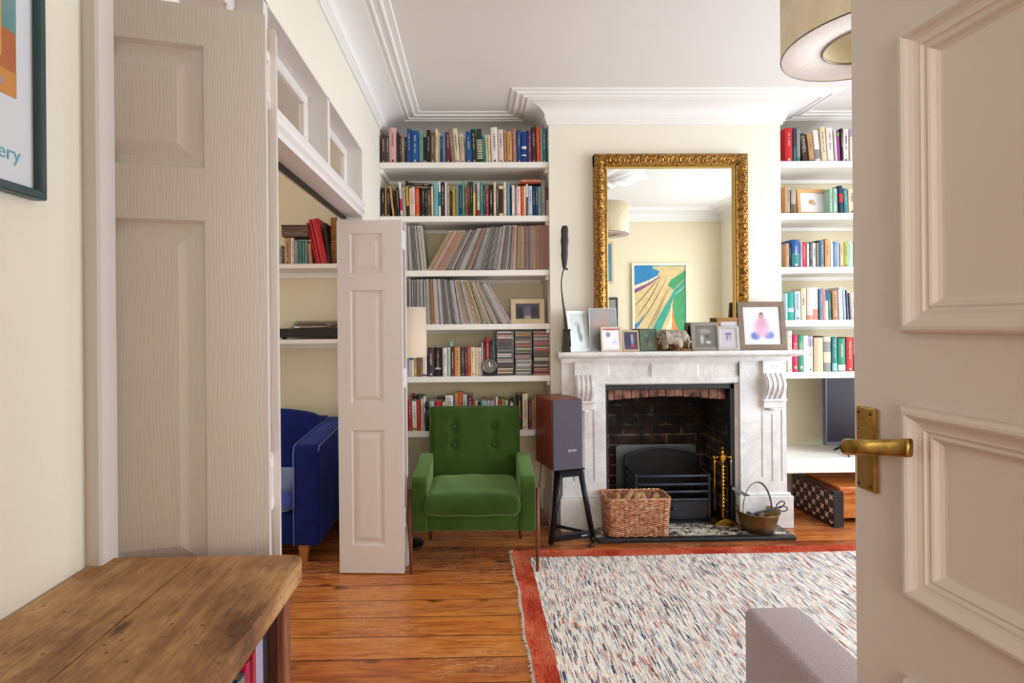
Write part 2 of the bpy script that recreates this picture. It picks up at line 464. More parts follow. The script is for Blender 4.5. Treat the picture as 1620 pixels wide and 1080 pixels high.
# ------------------------------------------------------------ lining, architrave and transom of the opening
TB0, TB1 = 2.03, 2.115
b = MB()   # architrave on the near side and the jamb linings
b.bbox(XL - .01, XL + .026, OY0 - .022, OY0 + .024, 0, OZ + .3, .004)
b.box(XL - WT - .01, XL - .002, OY0 + .002, OY0 + .022, 0, OZ)
b.box(XL - WT - .01, XL - .001, OY1 - .018, OY1 - .001, 0, TB0)
struct(b.build('trim_2', M['trim']))
b = MB()   # transom rail with a moulded front
pr = [(XL + .012, TB1), (XL + .020, TB1 - .012), (XL + .012, TB1 - .026), (XL + .010, TB1 - .040), (XL + .018, TB1 - .052), (XL + .006, TB1 - .066), (XL + .002, TB0), (XL - WT - .01, TB0), (XL - WT - .01, TB1)]
b.prism([(p[0], p[1]) for p in pr], OY0, OY1 + .0, 'Y')
for yy in (1.70, 2.435): b.box(XL - WT, XL - .001, yy, yy + .035, TB1, OZ)
b.box(XL - WT, XL - .001, OY0, OY1, OZ - .004, OZ + .001); b.box(XL - WT, XL - .001, OY1 - .004, OY1 + .001, TB1, OZ)
struct(b.build('trim_3', M['trim']))
b = MB(); b.box(XL - .118, XL - .092, OY0 + .02, OY1 - .01, TB0 - .012, TB0 + .001); struct(b.build('trim_4', M['dark']))
for (a, c) in ((.937, 1.70), (1.735, 2.435), (2.47, 3.17)):
    wn += 1; w = empty('window_%d' % wn); struct(w)
    xw0, xw1 = XL - .115, XL - .086
    f = MB(); k = .045
    for (y0, y1, z0, z1) in ((a, c, TB1, TB1 + k), (a, c, OZ - k, OZ), (a, a + k, TB1 + k - .004, OZ - k + .004), (c - k, c, TB1 + k - .004, OZ - k + .004)):
        f.bbox(xw0, xw1, y0, y1, z0, z1, .008)
    f.build('window_frame', M['trim'], w)
    g = MB(); g.box(xw0 + .010, xw0 + .014, a + .03, c - .03, TB1 + .03, OZ - .03); g.build('window_pane', M['glass'], w)

# ------------------------------------------------------------ panelled door leaves
def ring(mb, x0, x1, z0, z1, yf, prof, s):
    """nested panel mouldings: prof = [(inset, depth)], s = -1 front, +1 back"""
    prev = None
    for (ins, d) in prof:
        q = [(x0 + ins, yf - s * d, z0 + ins), (x1 - ins, yf - s * d, z0 + ins), (x1 - ins, yf - s * d, z1 - ins), (x0 + ins, yf - s * d, z1 - ins)]
        if prev:
            for i in range(4):
                j = (i + 1) % 4; f = (0, 1, 2, 3) if s < 0 else (3, 2, 1, 0)
                mb.add([prev[i], prev[j], q[j], q[i]], [f])
        prev = q
    mb.add(prev, [(0, 1, 2, 3) if s < 0 else (3, 2, 1, 0)])
def leaf(name, w, h, t, panels, prof, m, parent=None):
    """door leaf in XZ with its front at y=0 and its back at y=t"""
    mb = MB(); zs = sorted(panels, key=lambda p: p[2])
    for s, yf in ((-1, 0.0), (1, t)):
        f = (0, 1, 2, 3) if s < 0 else (3, 2, 1, 0)
        def q(x0, x1, z0, z1): mb.add([(x0, yf, z0), (x1, yf, z0), (x1, yf, z1), (x0, yf, z1)], [f])
        px0, px1 = panels[0][0], panels[0][1]
        q(0, px0, 0, h); q(px1, w, 0, h); zc = 0
        for p in zs: q(px0, px1, zc, p[2]); zc = p[3]
        q(px0, px1, zc, h)
        for p in panels: ring(mb, p[0], p[1], p[2], p[3], yf, prof, s)
    mb.add([(0, 0, 0), (w, 0, 0), (w, t, 0), (0, t, 0), (0, 0, h), (w, 0, h), (w, t, h), (0, t, h)],
           [(3, 2, 1, 0), (4, 5, 6, 7), (1, 2, 6, 5), (0, 4, 7, 3)])
    return mb.build(name, m, parent)
BP = [(0, 0), (.006, .009), (.012, .0105), (.020, .0105), (.045, .002), (.048, .002)]
def bifold(name, a, c, w=.37, gap=.028, slip=.004):
    """pair of folded leaves; a = left floor point, c = right floor point of the front leaf"""
    a = Vector(a); c = Vector(c); d = (c - a); ang = atan2(d.y, d.x)
    e = empty(name, (a.x, a.y, .008), ang); struct(e)
    pn = lambda l, r: [(l, w - r, .155, .80), (l, w - r, .95, 1.585), (l, w - r, 1.68, 1.905)]
    leaf('door_leaf', w, 1.978, .035, pn(.075, .105), BP, M['door'], e)
    l2 = leaf('door_leaf', w, 1.978, .035, pn(.075, .105), BP, M['door'], e); l2.location = (slip, .035 + gap, 0)
    for z in (.25, 1.035, 1.82):
        hb = MB(); hb.box(w - .004, w + .0025, .034, .036 + gap, z, z + .105)
        for zz in (z + .002, z + .082): hb.bbox(w - .006, w + .004, .020, .05 + gap, zz, zz + .02, .002)
        hb.tube([(w - .002, .035 + gap / 2, z - .004), (w - .002, .035 + gap / 2, z + .109)], .0045, 8)
        hb.build('hinge', M['trim'], e)
    return e
bifold('door_1', (-.775, 3.036), (-.410, 3.014), w=.366, gap=.050)
bifold('door_2', (-.749, .925), (-.391, 1.020), w=.37, gap=.014, slip=.014)

# room door, standing open at the right: local +X runs from the free edge to the hinge
th = atan2(-1, .0776)
e = empty('door_3', (.708, .992, .006), th); struct(e)
DP = [(0, 0), (.001, -.010), (.003, -.014), (.007, -.017), (.012, -.0175), (.016, -.015), (.020, -.010), (.025, -.006), (.031, -.004), (.035, -.004), (.037, -.001), (.040, .0005), (.044, -.001), (.047, .001), (.051, .007), (.056, .0105), (.060, .011)]
dl = leaf('door_leaf', .76, 1.99, .044, [(.111, .65, 1.372, 1.87), (.111, .65, .935, 1.252), (.111, .65, .20, .80)], DP, M['door_plain'], e)
zc = 1.163
g = NT('worn_brass'); n = g.noise(scale=38, detail=8, rough=.7); n2 = g.noise(scale=9, detail=4)
M['worn_brass'] = g.set(color=g.ramp(g.math('ADD', g.math('MULTIPLY', n, .6), g.math('MULTIPLY', n2, .4)), [(.36, '#77602c'), (.5, '#b8914a'), (.66, '#e6bf6e')]), metal=1.0, rough=g.ramp(n, [(.3, .42), (.7, .22)]))
h = MB(); h.bbox(.014, .055, -.0095, -.0003, zc - .076, zc + .074, .002); hp = h.build('handle_plate', M['worn_brass'], e)
h = MB()
for (x_, z_) in ((.020, zc + .064), (.047, zc + .064), (.020, zc - .066), (.047, zc - .066)):
    h.lathe([(0, 0), (.0032, 0), (.0030, .0012), (0, .0016)], 12, 0, T=Matrix.Translation((x_, -.0093, z_)) @ Matrix.Rotation(radians(90), 4, 'X'))
    h.box(x_ - .0026, x_ + .0026, -.0114, -.0106, z_ - .0005, z_ + .0005, 1)
h.build('screw', [mat('dull_brass', '#6b5430', .4, 1.0), M['black']], hp)
h = MB()
h.lathe([(.0, .046), (.0085, .046), (.0085, .012), (.0125, .004), (.0125, 0), (0, 0)], 20, 0, T=Matrix.Translation((.040, -.0095, zc + .003)) @ Matrix.Rotation(radians(90), 4, 'X'))
# grip: flat bar bowed slightly, round at the free end
N = 26; vs = []; fs = []
for i in range(N + 1):
    t = i / N; x_ = .028 + .126 * t
    hh = .0150 * (1 - .12 * sin(pi * t) ** 2) * min(1, sqrt(max(.02, 1 - (1 - min(1, t / .085)) ** 2)))
    yy = -.047 - .006 * sin(pi * min(1, t * 1.4)) + (.012 * ((t - .55) / .45) ** 2 if t > .55 else 0)
    th_ = .0052 + .0022 * (1 - t)
    for k in range(10):
        a = 2 * pi * k / 10 + .31; ca, sa = cos(a), sin(a)
        sx = (abs(ca) ** .55) * (1 if ca > 0 else -1); sz = (abs(sa) ** .55) * (1 if sa > 0 else -1)
        vs.append((x_, yy + th_ * sx, zc + .003 + .026 * t + hh * sz))
for i in range(N):
    for k in range(10):
        l = (k + 1) % 10; fs.append((i * 10 + k, i * 10 + l, (i + 1) * 10 + l, (i + 1) * 10 + k))
fs += [tuple(range(10))[::-1], tuple(N * 10 + k for k in range(10))]
h.add(vs, fs, 0, True); h.build('door_handle', M['worn_brass'], e, fix=True)
# ------------------------------------------------------------ alcove shelves
SH_L = [2.520, 2.148, 1.772, 1.399, 1.037, .660]       # tops of the shelves left of the breast
SH_R = [2.520, 2.155, 1.778, 1.405, 1.041]
SY0, SY1 = 3.72, 4.08
ordn = ['top', 'second', 'third', 'fourth', 'fifth', 'lowest']
ALC_L, ALC_R = 'left of chimney', 'right of chimney'
def shelf(x0, x1, z, t=.040, side='left of the chimney breast', i=0, y0=SY0, lab=None):
    b = MB()
    b.bbox(x0 + .001, x1 - .001, y0, SY1 - .001, z - t, z, .003)
    b.box(x0 + .001, x0 + .021, y0 + .03, SY1 - .002, z - t - .028, z - t); b.box(x1 - .021, x1 - .001, y0 + .03, SY1 - .002, z - t - .028, z - t)
    b.box(x0 + .021, x1 - .021, SY1 - .021, SY1 - .002, z - t - .028, z - t)
    o = b.build('alcove_shelf', M['shelf'])
    tag(o, lab, 'shelf', 'painted alcove shelves ' + side); return o
cont = ['mixed books under the cornice', 'paperbacks with two stacks lying on top', 'leaning and upright record sleeves', 'record sleeves and a small framed photo', 'books, a clock and compact disc stacks', 'books behind the green armchair']
for i, z in enumerate(SH_L):
    shelf(XL, XC0, z, .040, 'left of the chimney breast', i, lab='white alcove shelf left of chimney breast carrying ' + cont[i])
cont = ['leaning novels under the cornice', 'books and a framed leaf picture', 'a thick blue book and thin books', 'pale spined books above the large framed photo', 'big travel books, above the television']
for i, z in enumerate(SH_R):
    shelf(XC1, XR, z, .044, 'right of the chimney breast', i, lab='white alcove shelf right of chimney carrying ' + cont[i])
# deep bench under the television
b = MB(); b.bbox(XC1 + .001, XR - .001, 3.66, SY1 - .001, .350, .450, .004)
tag(b.build('alcove_bench', M['shelf']), 'thick white built-in bench the television stands on', 'bench')

# ------------------------------------------------------------ books
HUE = dict(plum='#4a3040', olive='#4d4d38', pink='#d9a8b0', darkbrown='#3a2620', taupe='#8a7866', black='#1d1a1c', blue='#164f96',
    sage='#6f9f92', grey='#8d8d8a', brown='#6e5440', cream='#e6d3b0', slate='#35404a', steelblue='#5c8fb8', maroon='#6b1f35', beige='#d6c3a0',
    navy='#1c2c50', darkgreen='#17372f', turquoise='#1fa08c', white='#ece4de', palepink='#e8d0c8', tan='#c0946a', ochre='#d39a62', rose='#b07a68',
    deepblue='#123d8c', purple='#6d3a68', orange='#e0501c', palegrey='#c3c2c6', teal='#2e8080', gold='#c89a3c', lightblue='#6fb3bd', brick='#9a3a22',
    mustard='#c49a2a', yellow='#e3c66a', lavender='#b3a8c8', mint='#a8cdb8', red='#c8222a', apple='#7cab4c', aqua='#8fc8c0', crimson='#c81c4c',
    seagreen='#2c8a68', magenta='#a83a92', salmon='#e08a72', ice='#bcd2e6', lime='#a8a83a', steel='#5f7f9a', greige='#b3a496')
NICE = dict(darkbrown='dark brown', steelblue='steel blue', darkgreen='dark green', palepink='pale pink', deepblue='deep blue', palegrey='pale grey',
    lightblue='light blue', seagreen='sea green', ice='pale blue', apple='apple green', lime='olive yellow', olive='dark olive')
def cname(c): return NICE.get(c, c)
def bmat(c):
    return mat('book_cloth_' + c, HUE[c], .5, noise=.10, nscale=25, spec=.4)
LIGHTC = {'pink', 'cream', 'beige', 'white', 'palepink', 'tan', 'ochre', 'palegrey', 'yellow', 'lavender', 'mint', 'aqua', 'ice', 'greige', 'salmon', 'gold', 'lightblue', 'sage', 'mustard', 'lime'}
rb = random.Random(5)
ORD = ['first', 'second', 'third', 'fourth', 'fifth', 'sixth', 'seventh', 'eighth', 'ninth', 'tenth', 'eleventh', 'twelfth'] 
def nth(i):
    if i < 12: return ORD[i]
    n = i + 1; s = 'th' if 10 <= n % 100 <= 20 else {1: 'st', 2: 'nd', 3: 'rd'}.get(n % 10, 'th')
    return '%d%s' % (n, s)
def make_book(w, h, d, c, title=None, band=None, motif=None, name='book'):
    """stands on z=0, spine towards -Y at y=0, x from 0 to w"""
    b = MB(); t = min(.0022, w * .2)
    n = 5; sp = []
    for k in range(n + 1):
        a = k / n; sp.append((w * a, -.10 * w * sin(pi * a) if w > .012 else -.0008 * sin(pi * a)))
    o = len(sp)
    vs = [(x, y, 0) for (x, y) in sp] + [(x, y, h) for (x, y) in sp]
    b.add(vs, [(k, k + 1, o + k + 1, o + k) for k in range(n)], 0, True)
    b.box(0, t, 0, d, 0, h); b.box(w - t, w, 0, d, 0, h); b.box(t, w - t, 0, .002, 0, h)
    if band:          # a differently coloured part of the spine: (from, to, colour)
        for (f0, f1, bc) in band:
            vs = [(x, y - .0005, h * f0) for (x, y) in sp] + [(x, y - .0005, h * f1) for (x, y) in sp]
            b.add(vs, [(k, k + 1, o + k + 1, o + k) for k in range(n)], 1, True)
        o_ = b.build(name, [bmat(c), bmat(band[0][2])])
    else: o_ = b.build(name, bmat(c))
    p = MB(); p.box(t, w - t, .003, d - .003, .002, h - .003); p.build('pages', M['pages'], o_)
    tc = M['title_dark'] if c in LIGHTC else rb.choice([M['title_light'], M['title_light'], M['title_gold']])
    yb = (-.10 * w if w > .012 else -.0008) - .0004
    if isinstance(title, str):
        s = min(w * .9, h * .7 / max(1, len(title)) * 1.5)
        vs, fs = text_mesh(title, s)
        q = MB(); q.add([(w / 2 + v.y * 1, yb - v.z * .3, h * .62 - v.x) for v in vs], fs); q.build('spine_title', tc, o_, fix=False)
    elif title and w > .0135:
        q = MB(); z = h * rb.uniform(.80, .92); zz = h * rb.uniform(.28, .5); r = rb.Random() if False else rb
        ww = w * r.uniform(.12, .20); x0 = w / 2
        while z > zz:
            l = r.uniform(.0015, .0045)
            if r.random() < .82: q.box(x0 - ww * r.uniform(.5, 1.0), x0 + ww * r.uniform(.5, 1.0), yb, yb + .001, z - l, z)
            z -= l + r.uniform(.0012, .0035)
        if r.random() < .7: q.box(x0 - w * .14, x0 + w * .14, yb, yb + .001, h * .04, h * .04 + w * .3)
        q.build('spine_title', tc, o_)
    if motif == 'circle':
        q = MB(); q.tube([(w / 2, yb + .0008, h * .12), (w / 2, yb - .0002, h * .12)], w * .34, 16); q.build('spine_emblem', tc, o_)
    return o_
M['title_light'] = mat('title_white', '#c9c0b4', .5); M['title_dark'] = mat('title_dark', '#4b3c3a', .6); M['title_gold'] = mat('title_gold', '#c9b27a', .4)

def book_row(spec, shelf_z, ybot, where, group, Yf=3.745, depth=.15, thingname='book', cat='book', x_ref=1.0, hmax=None, back=False):
    """spec entries: (x0, x1, y_top, colour[, lean degrees, title, band, motif]) in photograph pixels"""
    items = []
    for k, s in enumerate(spec):
        x0, x1, yt, c = s[:4]; lean = s[4] if len(s) > 4 else 0
        title = s[5] if len(s) > 5 else True
        band = s[6] if len(s) > 6 else None
        motif = s[7] if len(s) > 7 else None
        a = P(x0, ybot, Yf); e = P(x1, ybot, Yf); t = P((x0 + x1) / 2, yt, Yf)
        w = (e.x - a.x) * .955; h = (t.z - shelf_z) / cos(radians(lean))
        if hmax: h = min(h, hmax)
        o = make_book(w, h, depth + rb.uniform(-.015, .02), c, title, band, motif, thingname)
        o.rotation_euler = (0, radians(lean), 0)
        lift = .0006 + (w * sin(radians(lean)) if lean > 0 else 0)
        o.location = (a.x + (0 if lean <= 0 else 0), Yf + rb.uniform(-.004, .008) + .003, shelf_z + lift)
        items.append((o, c, w, h))
    n = len(items)
    for i, (o, c, w, h) in enumerate(items):
        size = 'thick' if w > .036 else ('thin' if w < .017 else ('tall' if h > .225 else 'small' if h < .17 else 'medium'))
        nb = items[i - 1][1] if i else (items[1][1] if n > 1 else None)
        nbs = (' beside ' + cname(nb) + ' one') if nb else ''
        tag(o, '%s %s book%s, %s from left %s' % (size, cname(c), nbs, nth(i), where), cat, group)
    return items
L = -1
R1 = [(603,610.5,213,'plum'),(610.5,616,214.5,'olive'),(616,627.5,202,'pink'),(628,631,209,'darkbrown'),(631.3,635,214,'darkbrown'),(635,640,213,'taupe'),(640,643.7,216,'black'),
 (644,651,203.5,'blue',0,True),(651.3,662.5,206.5,'blue'),(663,670,208,'sage'),(670,675,212,'grey',0,False,[(.1,.9,'black')]),(675.3,681,205.5,'black'),(681.5,688.8,209,'brown'),
 (689,693,203.5,'cream'),(693.2,696.1,209,'cream'),(696.3,700,215,'slate'),(700.2,705,209,'steelblue'),(706,713.5,209,'maroon',-1),(714.8,719.8,204,'taupe',-5),(720.5,728.5,203,'cream',-5),(729.4,736,211,'beige',-3.5),
 (737.8,746.3,208,'blue',-1),(747,755,204,'darkgreen',-2.2),(755.8,764.6,204,'darkgreen',-2.2,False,[(.12+.065*k,.155+.065*k,'cream') for k in range(9)]),(765.2,768.4,214,'turquoise',-3),(769,772.6,214,'beige',-2),(773.2,777,213,'cream',-2),
 (777.8,788.6,201,'white',-1.2),(789.2,797.6,204.5,'palepink',-1.2),(798.4,802,205,'tan',-1),(802.8,811,208,'ochre',-1),(811.6,817.6,203,'rose',-1),(818.4,825.3,205,'blue',-.6),(825.6,833.4,208,'deepblue',0,False,[(.44,.53,'white'),(.22,.26,'white')]),
 (833.6,835.7,206,'navy'),(836,840.8,206.5,'purple'),(841.5,848.6,201,'darkbrown',-.6),(849.3,854.7,201,'orange',-.6),(855.3,858.2,203,'palegrey'),(858.6,864.7,203,'teal'),(865,868.4,208,'olive'),(868.7,870.9,210,'beige')]
R2 = [(603,609.4,297,'black'),(609.6,611.3,296,'gold'),(611.6,617.4,298,'black'),(621,624,294,'ochre',-6),(625.3,628.5,301,'black',-3.5),(629.2,632.8,296,'black',-3.5),(633.8,637.2,288,'white',-3,True,[(.18,.52,'crimson')]),(637.8,643,296,'greige',-3),
 (643.8,648.2,286,'black',-2.5,False,[(.3,.85,'mustard')]),(648.6,652,298,'cream',-1.5),(652.2,657,296,'palepink',-1),(657.6,664,298,'orange',-.7),(664.2,667.2,301,'black'),(667.5,672.2,298,'black'),(672.4,676,298,'black'),(676.4,682.3,300,'brown'),(682.8,685.8,295,'cream',-.5),
 (686.6,693.6,288,'lightblue'),(694,697.4,287,'white',0,False,[(.3,.7,'teal')]),(697.8,703.8,288,'black'),(704,707.2,288,'white'),(707.5,711.3,293,'greige'),(711.7,715.5,302,'darkbrown'),(716,720.8,296,'mustard'),(721.6,724.3,294,'sage'),(724.6,726.4,292,'steel'),(726.8,731.2,292,'navy'),(731.6,735.5,287,'turquoise'),
 (736,740.2,296.5,'brick'),(740.6,744,287,'black'),(744.3,748.4,287,'black'),(748.8,752.3,288,'grey',0,False,[(.02,.68,'yellow')]),(752.5,754.8,291,'darkbrown'),(755.1,759.6,289,'white',0,True,[(.01,.2,'red')]),(760,764.4,288.5,'teal'),(764.7,768.2,292,'slate'),(768.6,773.2,299,'brick'),(774,780.8,292,'black'),
 (781.2,785,288,'cream'),(785.4,789,294,'olive'),(789.5,796.4,294,'cream',0,False,[(.1,.9,'darkbrown')]),(797,801.5,288,'cream'),(802,807.2,288,'steelblue'),(807.6,809.8,295,'black'),(810.2,814.2,293,'white'),(814.6,816.8,297,'greige'),(817.2,824,295,'palepink'),(824.6,828.8,294.5,'orange'),(829.2,832.2,294,'white'),(832.6,835.6,291,'white',0,False,[(.02,.6,'brown')]),
 (836.1,842.6,294,'ice'),(843,847.6,294,'navy'),(848,851.4,294,'deepblue'),(851.7,856,295,'sage'),(856.4,863.8,284,'grey'),(864.6,870.8,294,'greige',0,False,[(.53,.98,'maroon')])]
R5 = [(643,647.2,562,'lavender'),(647.5,650.4,562,'white',0,False,[(.78,.9,'teal')]),(650.7,654.7,562,'white',0,False,[(.78,.9,'teal')]),(655.2,659.5,562,'yellow'),(659.8,664.6,562,'brown'),(664.9,668.4,562,'tan'),(668.8,675.6,562,'white',0,False,[(.03,.1,'navy')]),
 (677,687.4,550,'plum'),(687.8,698.3,550,'black',0,True,[(.24,.30,'palegrey')]),(698.6,700.6,550,'plum'),(700.9,707.4,550,'white'),(708,713,549,'mint'),(713.4,719.2,549.5,'maroon'),(719.5,728.6,549,'ochre'),(729.1,735.3,550,'slate'),(735.6,740,549.5,'maroon'),(740.3,744.5,548,'orange'),(744.8,752.4,549,'cream'),(752.7,757,549.5,'cream'),(757.3,761.8,549.5,'palepink')]
R5b = [(762.4,764.6,542,'palepink'),(765,768.4,541,'darkbrown'),(769,775,534,'red'),(775.4,779.2,540,'darkgreen'),(779.6,783.8,539,'steel')]
R6 = [(643,646,636,'plum'),(646.6,652,636,'red',-1),(652.8,660,635,'white',-1,True,[(.02,.1,'lime'),(.8,.98,'lime')][:1]),(660.5,665.8,634.5,'red',-1),(666.2,669.5,631,'cream'),(669.8,673,628,'white'),(679.2,687.8,635,'ice'),(688.2,699.8,635,'red'),(700.4,704.4,636,'white'),(705,718,625.5,'white',0,'LECARRE'),(719.5,725.3,622,'tan'),(725.6,732,621,'orange'),
 (732.5,739.4,624,'palegrey'),(739.8,748.5,625,'maroon'),(749.2,751.6,636,'orange'),(752.4,756.2,634,'cream'),(756.6,761.6,635,'darkgreen'),(762,771,634,'aqua'),(771.4,775.4,634,'white'),(776,783.6,634,'lavender'),(784.6,787.8,628,'white'),(788.4,793.8,633.5,'red'),(794.2,800,633.5,'apple'),(800.3,804.2,633.5,'palepink'),(804.5,807.4,632,'black'),(807.7,812.2,637,'white'),(813,818,634,'olive'),
 (819,826.4,624.5,'black',0,True,[(.2,.58,'maroon')]),(827,835.6,623,'cream'),(836.8,841.4,633,'maroon'),(841.8,845.8,632.5,'tan'),(846.2,851.2,631,'cream')]
RA = [(1243,1255,202,'red'),(1256,1260,202,'slate',0,False,[(.02,.45,'teal')]),(1260.6,1266,204,'grey',0,False,[(.02,.14,'teal')]),(1271.5,1279.5,211,'darkbrown',-6,'ORWELL'),(1282.3,1290,211,'tan',-6),(1291.3,1299.5,206,'white',-5,False,[(.1,.4,'grey')]),(1301.2,1309,201,'cream',-4),(1311,1321,202,'white',-3),(1322.4,1325,206,'white',-3),(1326,1330.8,207,'magenta',-2,False,[(.84,.94,'apple')]),(1331.6,1335,203,'black',-1),
 (1335.6,1344.4,204,'white'),(1345.4,1356.6,203,'white',0,False,[(.75,.99,'lavender')])]
RB = [(1243.3,1245.6,294,'ochre'),(1246,1251.5,296,'greige'),(1252.5,1260,300,'greige',0,False,[(.02,.4,'brown')]),(1314,1318.3,298,'mint'),(1318.8,1324,298,'mint'),(1324.4,1327.6,298,'sage'),(1328.3,1334.4,294,'navy',-2,False,[(.4,.72,'red')]),(1336,1342.5,298,'teal',-3),(1343.8,1354,299,'cream',-1),(1355,1358.6,302,'mint')]
RC = [(1243.5,1249,385,'tan'),(1249.3,1252.6,384,'navy'),(1253,1266,379,'blue',0,True,[(.05,.5,'teal')]),(1266.4,1269.6,382,'lavender'),(1270,1277.2,382,'red'),(1277.6,1281,385,'white'),(1281.4,1286.4,383,'slate'),(1287,1292.2,384,'white'),(1292.5,1295,384,'grey'),(1295.4,1298.3,380,'darkgreen'),(1298.7,1305,380,'steel'),(1305.4,1313.4,378,'ochre'),(1314,1317.4,381,'white'),(1317.7,1320,385,'lavender'),(1320.4,1326.4,382,'steelblue'),
 (1326.9,1329.4,383,'palepink'),(1329.8,1335.2,384,'beige'),(1335.6,1342.2,383,'lime'),(1342.6,1348.8,382,'mint'),(1349.2,1351.2,383,'white'),(1351.6,1354,382,'red'),(1354.4,1358.6,383,'cream')]
RD = [(1244,1246.6,464,'ice'),(1247.2,1257,463,'turquoise',0,False,[(.3,.45,'ice')]),(1257.6,1267.2,461,'ice'),(1268.4,1276,456,'cream'),(1277,1287,455,'palepink',0,False,[(.02,.15,'salmon')]),(1287.5,1295.8,454.5,'white',0,False,[(.02,.33,'salmon')]),(1296.5,1302,457,'steel'),(1302.6,1307,456.5,'salmon',-1),(1307.5,1312,457,'white',-1,False,[(.62,.99,'blue')]),(1312.8,1317.2,463,'teal',-1.5),(1318.2,1325.8,460,'tan',-1.5),(1327.2,1329.8,459,'lavender',-2),(1330.5,1335.6,454.5,'white',-1.5),(1336.2,1339.4,457,'ice',-2),(1339.8,1341.4,459,'navy',-2),
 (1342,1345.2,460,'lavender',-3),(1345.8,1348.4,463,'grey',-3),(1349,1354,463,'palepink',-3),(1354.6,1358.8,463,'palepink',-2)]
RE = [(1247.5,1253.4,523,'white'),(1254,1262.4,530,'crimson',0,'ROME',None,'circle'),(1263,1271.2,530,'seagreen',0,'VENICE',None,'circle'),(1271.6,1279,531,'white',0,False),(1279.5,1288,532,'white',0,True,[(.72,.99,'lavender')]),(1288.6,1303,534,'beige',0,False),(1304.5,1316.6,532,'grey',0,False,[(.25,.55,'cream'),(.85,.99,'cream')]),(1317.2,1325.2,533,'teal',0,True,[(.02,.24,'aqua')]),(1326.5,1338.4,535,'seagreen',0,True,[(.03,.2,'white')]),(1339.4,1350.6,534,'red'),(1351.2,1358.4,534,'navy',0,False,[(.5,.99,'white')])]
gl = 'books on the %s shelf left of the chimney breast'; gr = 'books on the %s shelf right of the chimney breast'
book_row(R1, SH_L[0], 256.5, 'on top left shelf', gl % 'top')
book_row(R2, SH_L[1], 341, 'on second left shelf', gl % 'second', depth=.125)
book_row(R5, SH_L[4], 595.5, 'on fifth left shelf', gl % 'fifth')
book_row(R5b, SH_L[4], 595.5, 'behind the clock', 'thin books behind the round clock', Yf=3.80)
book_row(R6, SH_L[5], 680.5, 'on lowest left shelf', gl % 'lowest', depth=.12)
R6b = [(646,650,619,'crimson'),(651,656,620,'darkgreen'),(656.5,660,620,'navy'),(660.5,664,620,'grey'),(664.5,670,620,'darkgreen'),(690,697,622,'darkbrown'),(699,705,622,'olive'),(765,771,624,'tan'),(772,779,625,'brown'),(793,800,624,'brown'),(801,806,625,'tan'),(812,816,624,'black')]
book_row([(752 + (a - 752) * .965, 752 + (e - 752) * .965, t + 6, *r) for (a, e, t, *r) in R6b], SH_L[5], 674, 'in lowest back row', 'back row of books on the lowest shelf', Yf=3.915, depth=.11)
book_row(RA, SH_R[0], 251, 'on top right shelf', gr % 'top')
book_row(RB, SH_R[1], 334, 'on second right shelf', gr % 'second')
book_row(RC, SH_R[2], 419.5, 'on third right shelf', gr % 'third')
book_row(RD, SH_R[3], 504.5, 'on fourth right shelf', gr % 'fourth', depth=.13)
book_row(RE, SH_R[4], 588.5, 'on fifth right shelf', gr % 'fifth', depth=.18)
# books lying across the tops of others
def lying(x0, x1, yt, yb, c, tilt, lab, Y=3.752, d=.12):
    a = P(x0, yb, Y); e = P(x1, yb, Y); t = P(x0, yt, Y)
    L_ = e.x - a.x; th_ = t.z - a.z
    o = make_book(th_, L_, d, c, True)
    # spine up along x: rotate the standing book clockwise
    o.rotation_euler = (0, radians(90 + tilt), 0); o.location = (a.x, Y, t.z)
    tag(o, lab, 'book'); return o
lying(644.5, 682.5, 288.5, 292.5, 'black', 3.5, 'black paperback lying flat, upper of the pair on the second left shelf')
lying(645, 681, 293, 296.3, 'brown', 3.5, 'brown paperback lying flat beneath the black one on second left shelf')
lying(824.5, 855.5, 284, 287.5, 'salmon', 0, 'salmon book lying flat, upper of the pair beside the tall grey spine')
lying(822, 855.5, 288, 290.3, 'brick', 0, 'brick red book lying flat under the salmon one, second left shelf')

# ------------------------------------------------------------ records
rr = random.Random(11)
def sleeve_mat(c): return mat('sleeve_' + c, {'offwhite': '#c9c2ba', 'grey': '#928e8c', 'charcoal': '#3b383c', 'black': '#201e22', 'cream': '#cdbb98', 'peach': '#bd9a86', 'brown': '#6b5044', 'rust': '#8e5442', 'red': '#a3282c', 'green': '#2f5540', 'blue': '#6c87a3', 'lilac': '#a39db4', 'amber': '#c98a2e', 'rose': '#b2788a', 'white': '#dfdad6'}[c], .55, noise=.12, nscale=40)
def record(w, c, h=.315):
    b = MB(); b.box(0, w, 0, .30, 0, h); o = b.build('record_sleeve', sleeve_mat(c))
    q = MB(); q.box(w * .28, w * .72, -.0004, .001, .008, h - .008)
    q.build('spine_edge', sleeve_mat({'white': 'grey', 'offwhite': 'grey', 'grey': 'charcoal', 'charcoal': 'grey', 'black': 'offwhite', 'cream': 'brown', 'peach': 'rust', 'brown': 'cream', 'rust': 'peach', 'red': 'brown', 'green': 'offwhite', 'blue': 'white', 'lilac': 'offwhite', 'amber': 'brown', 'rose': 'offwhite'}[c]), o)
    return o
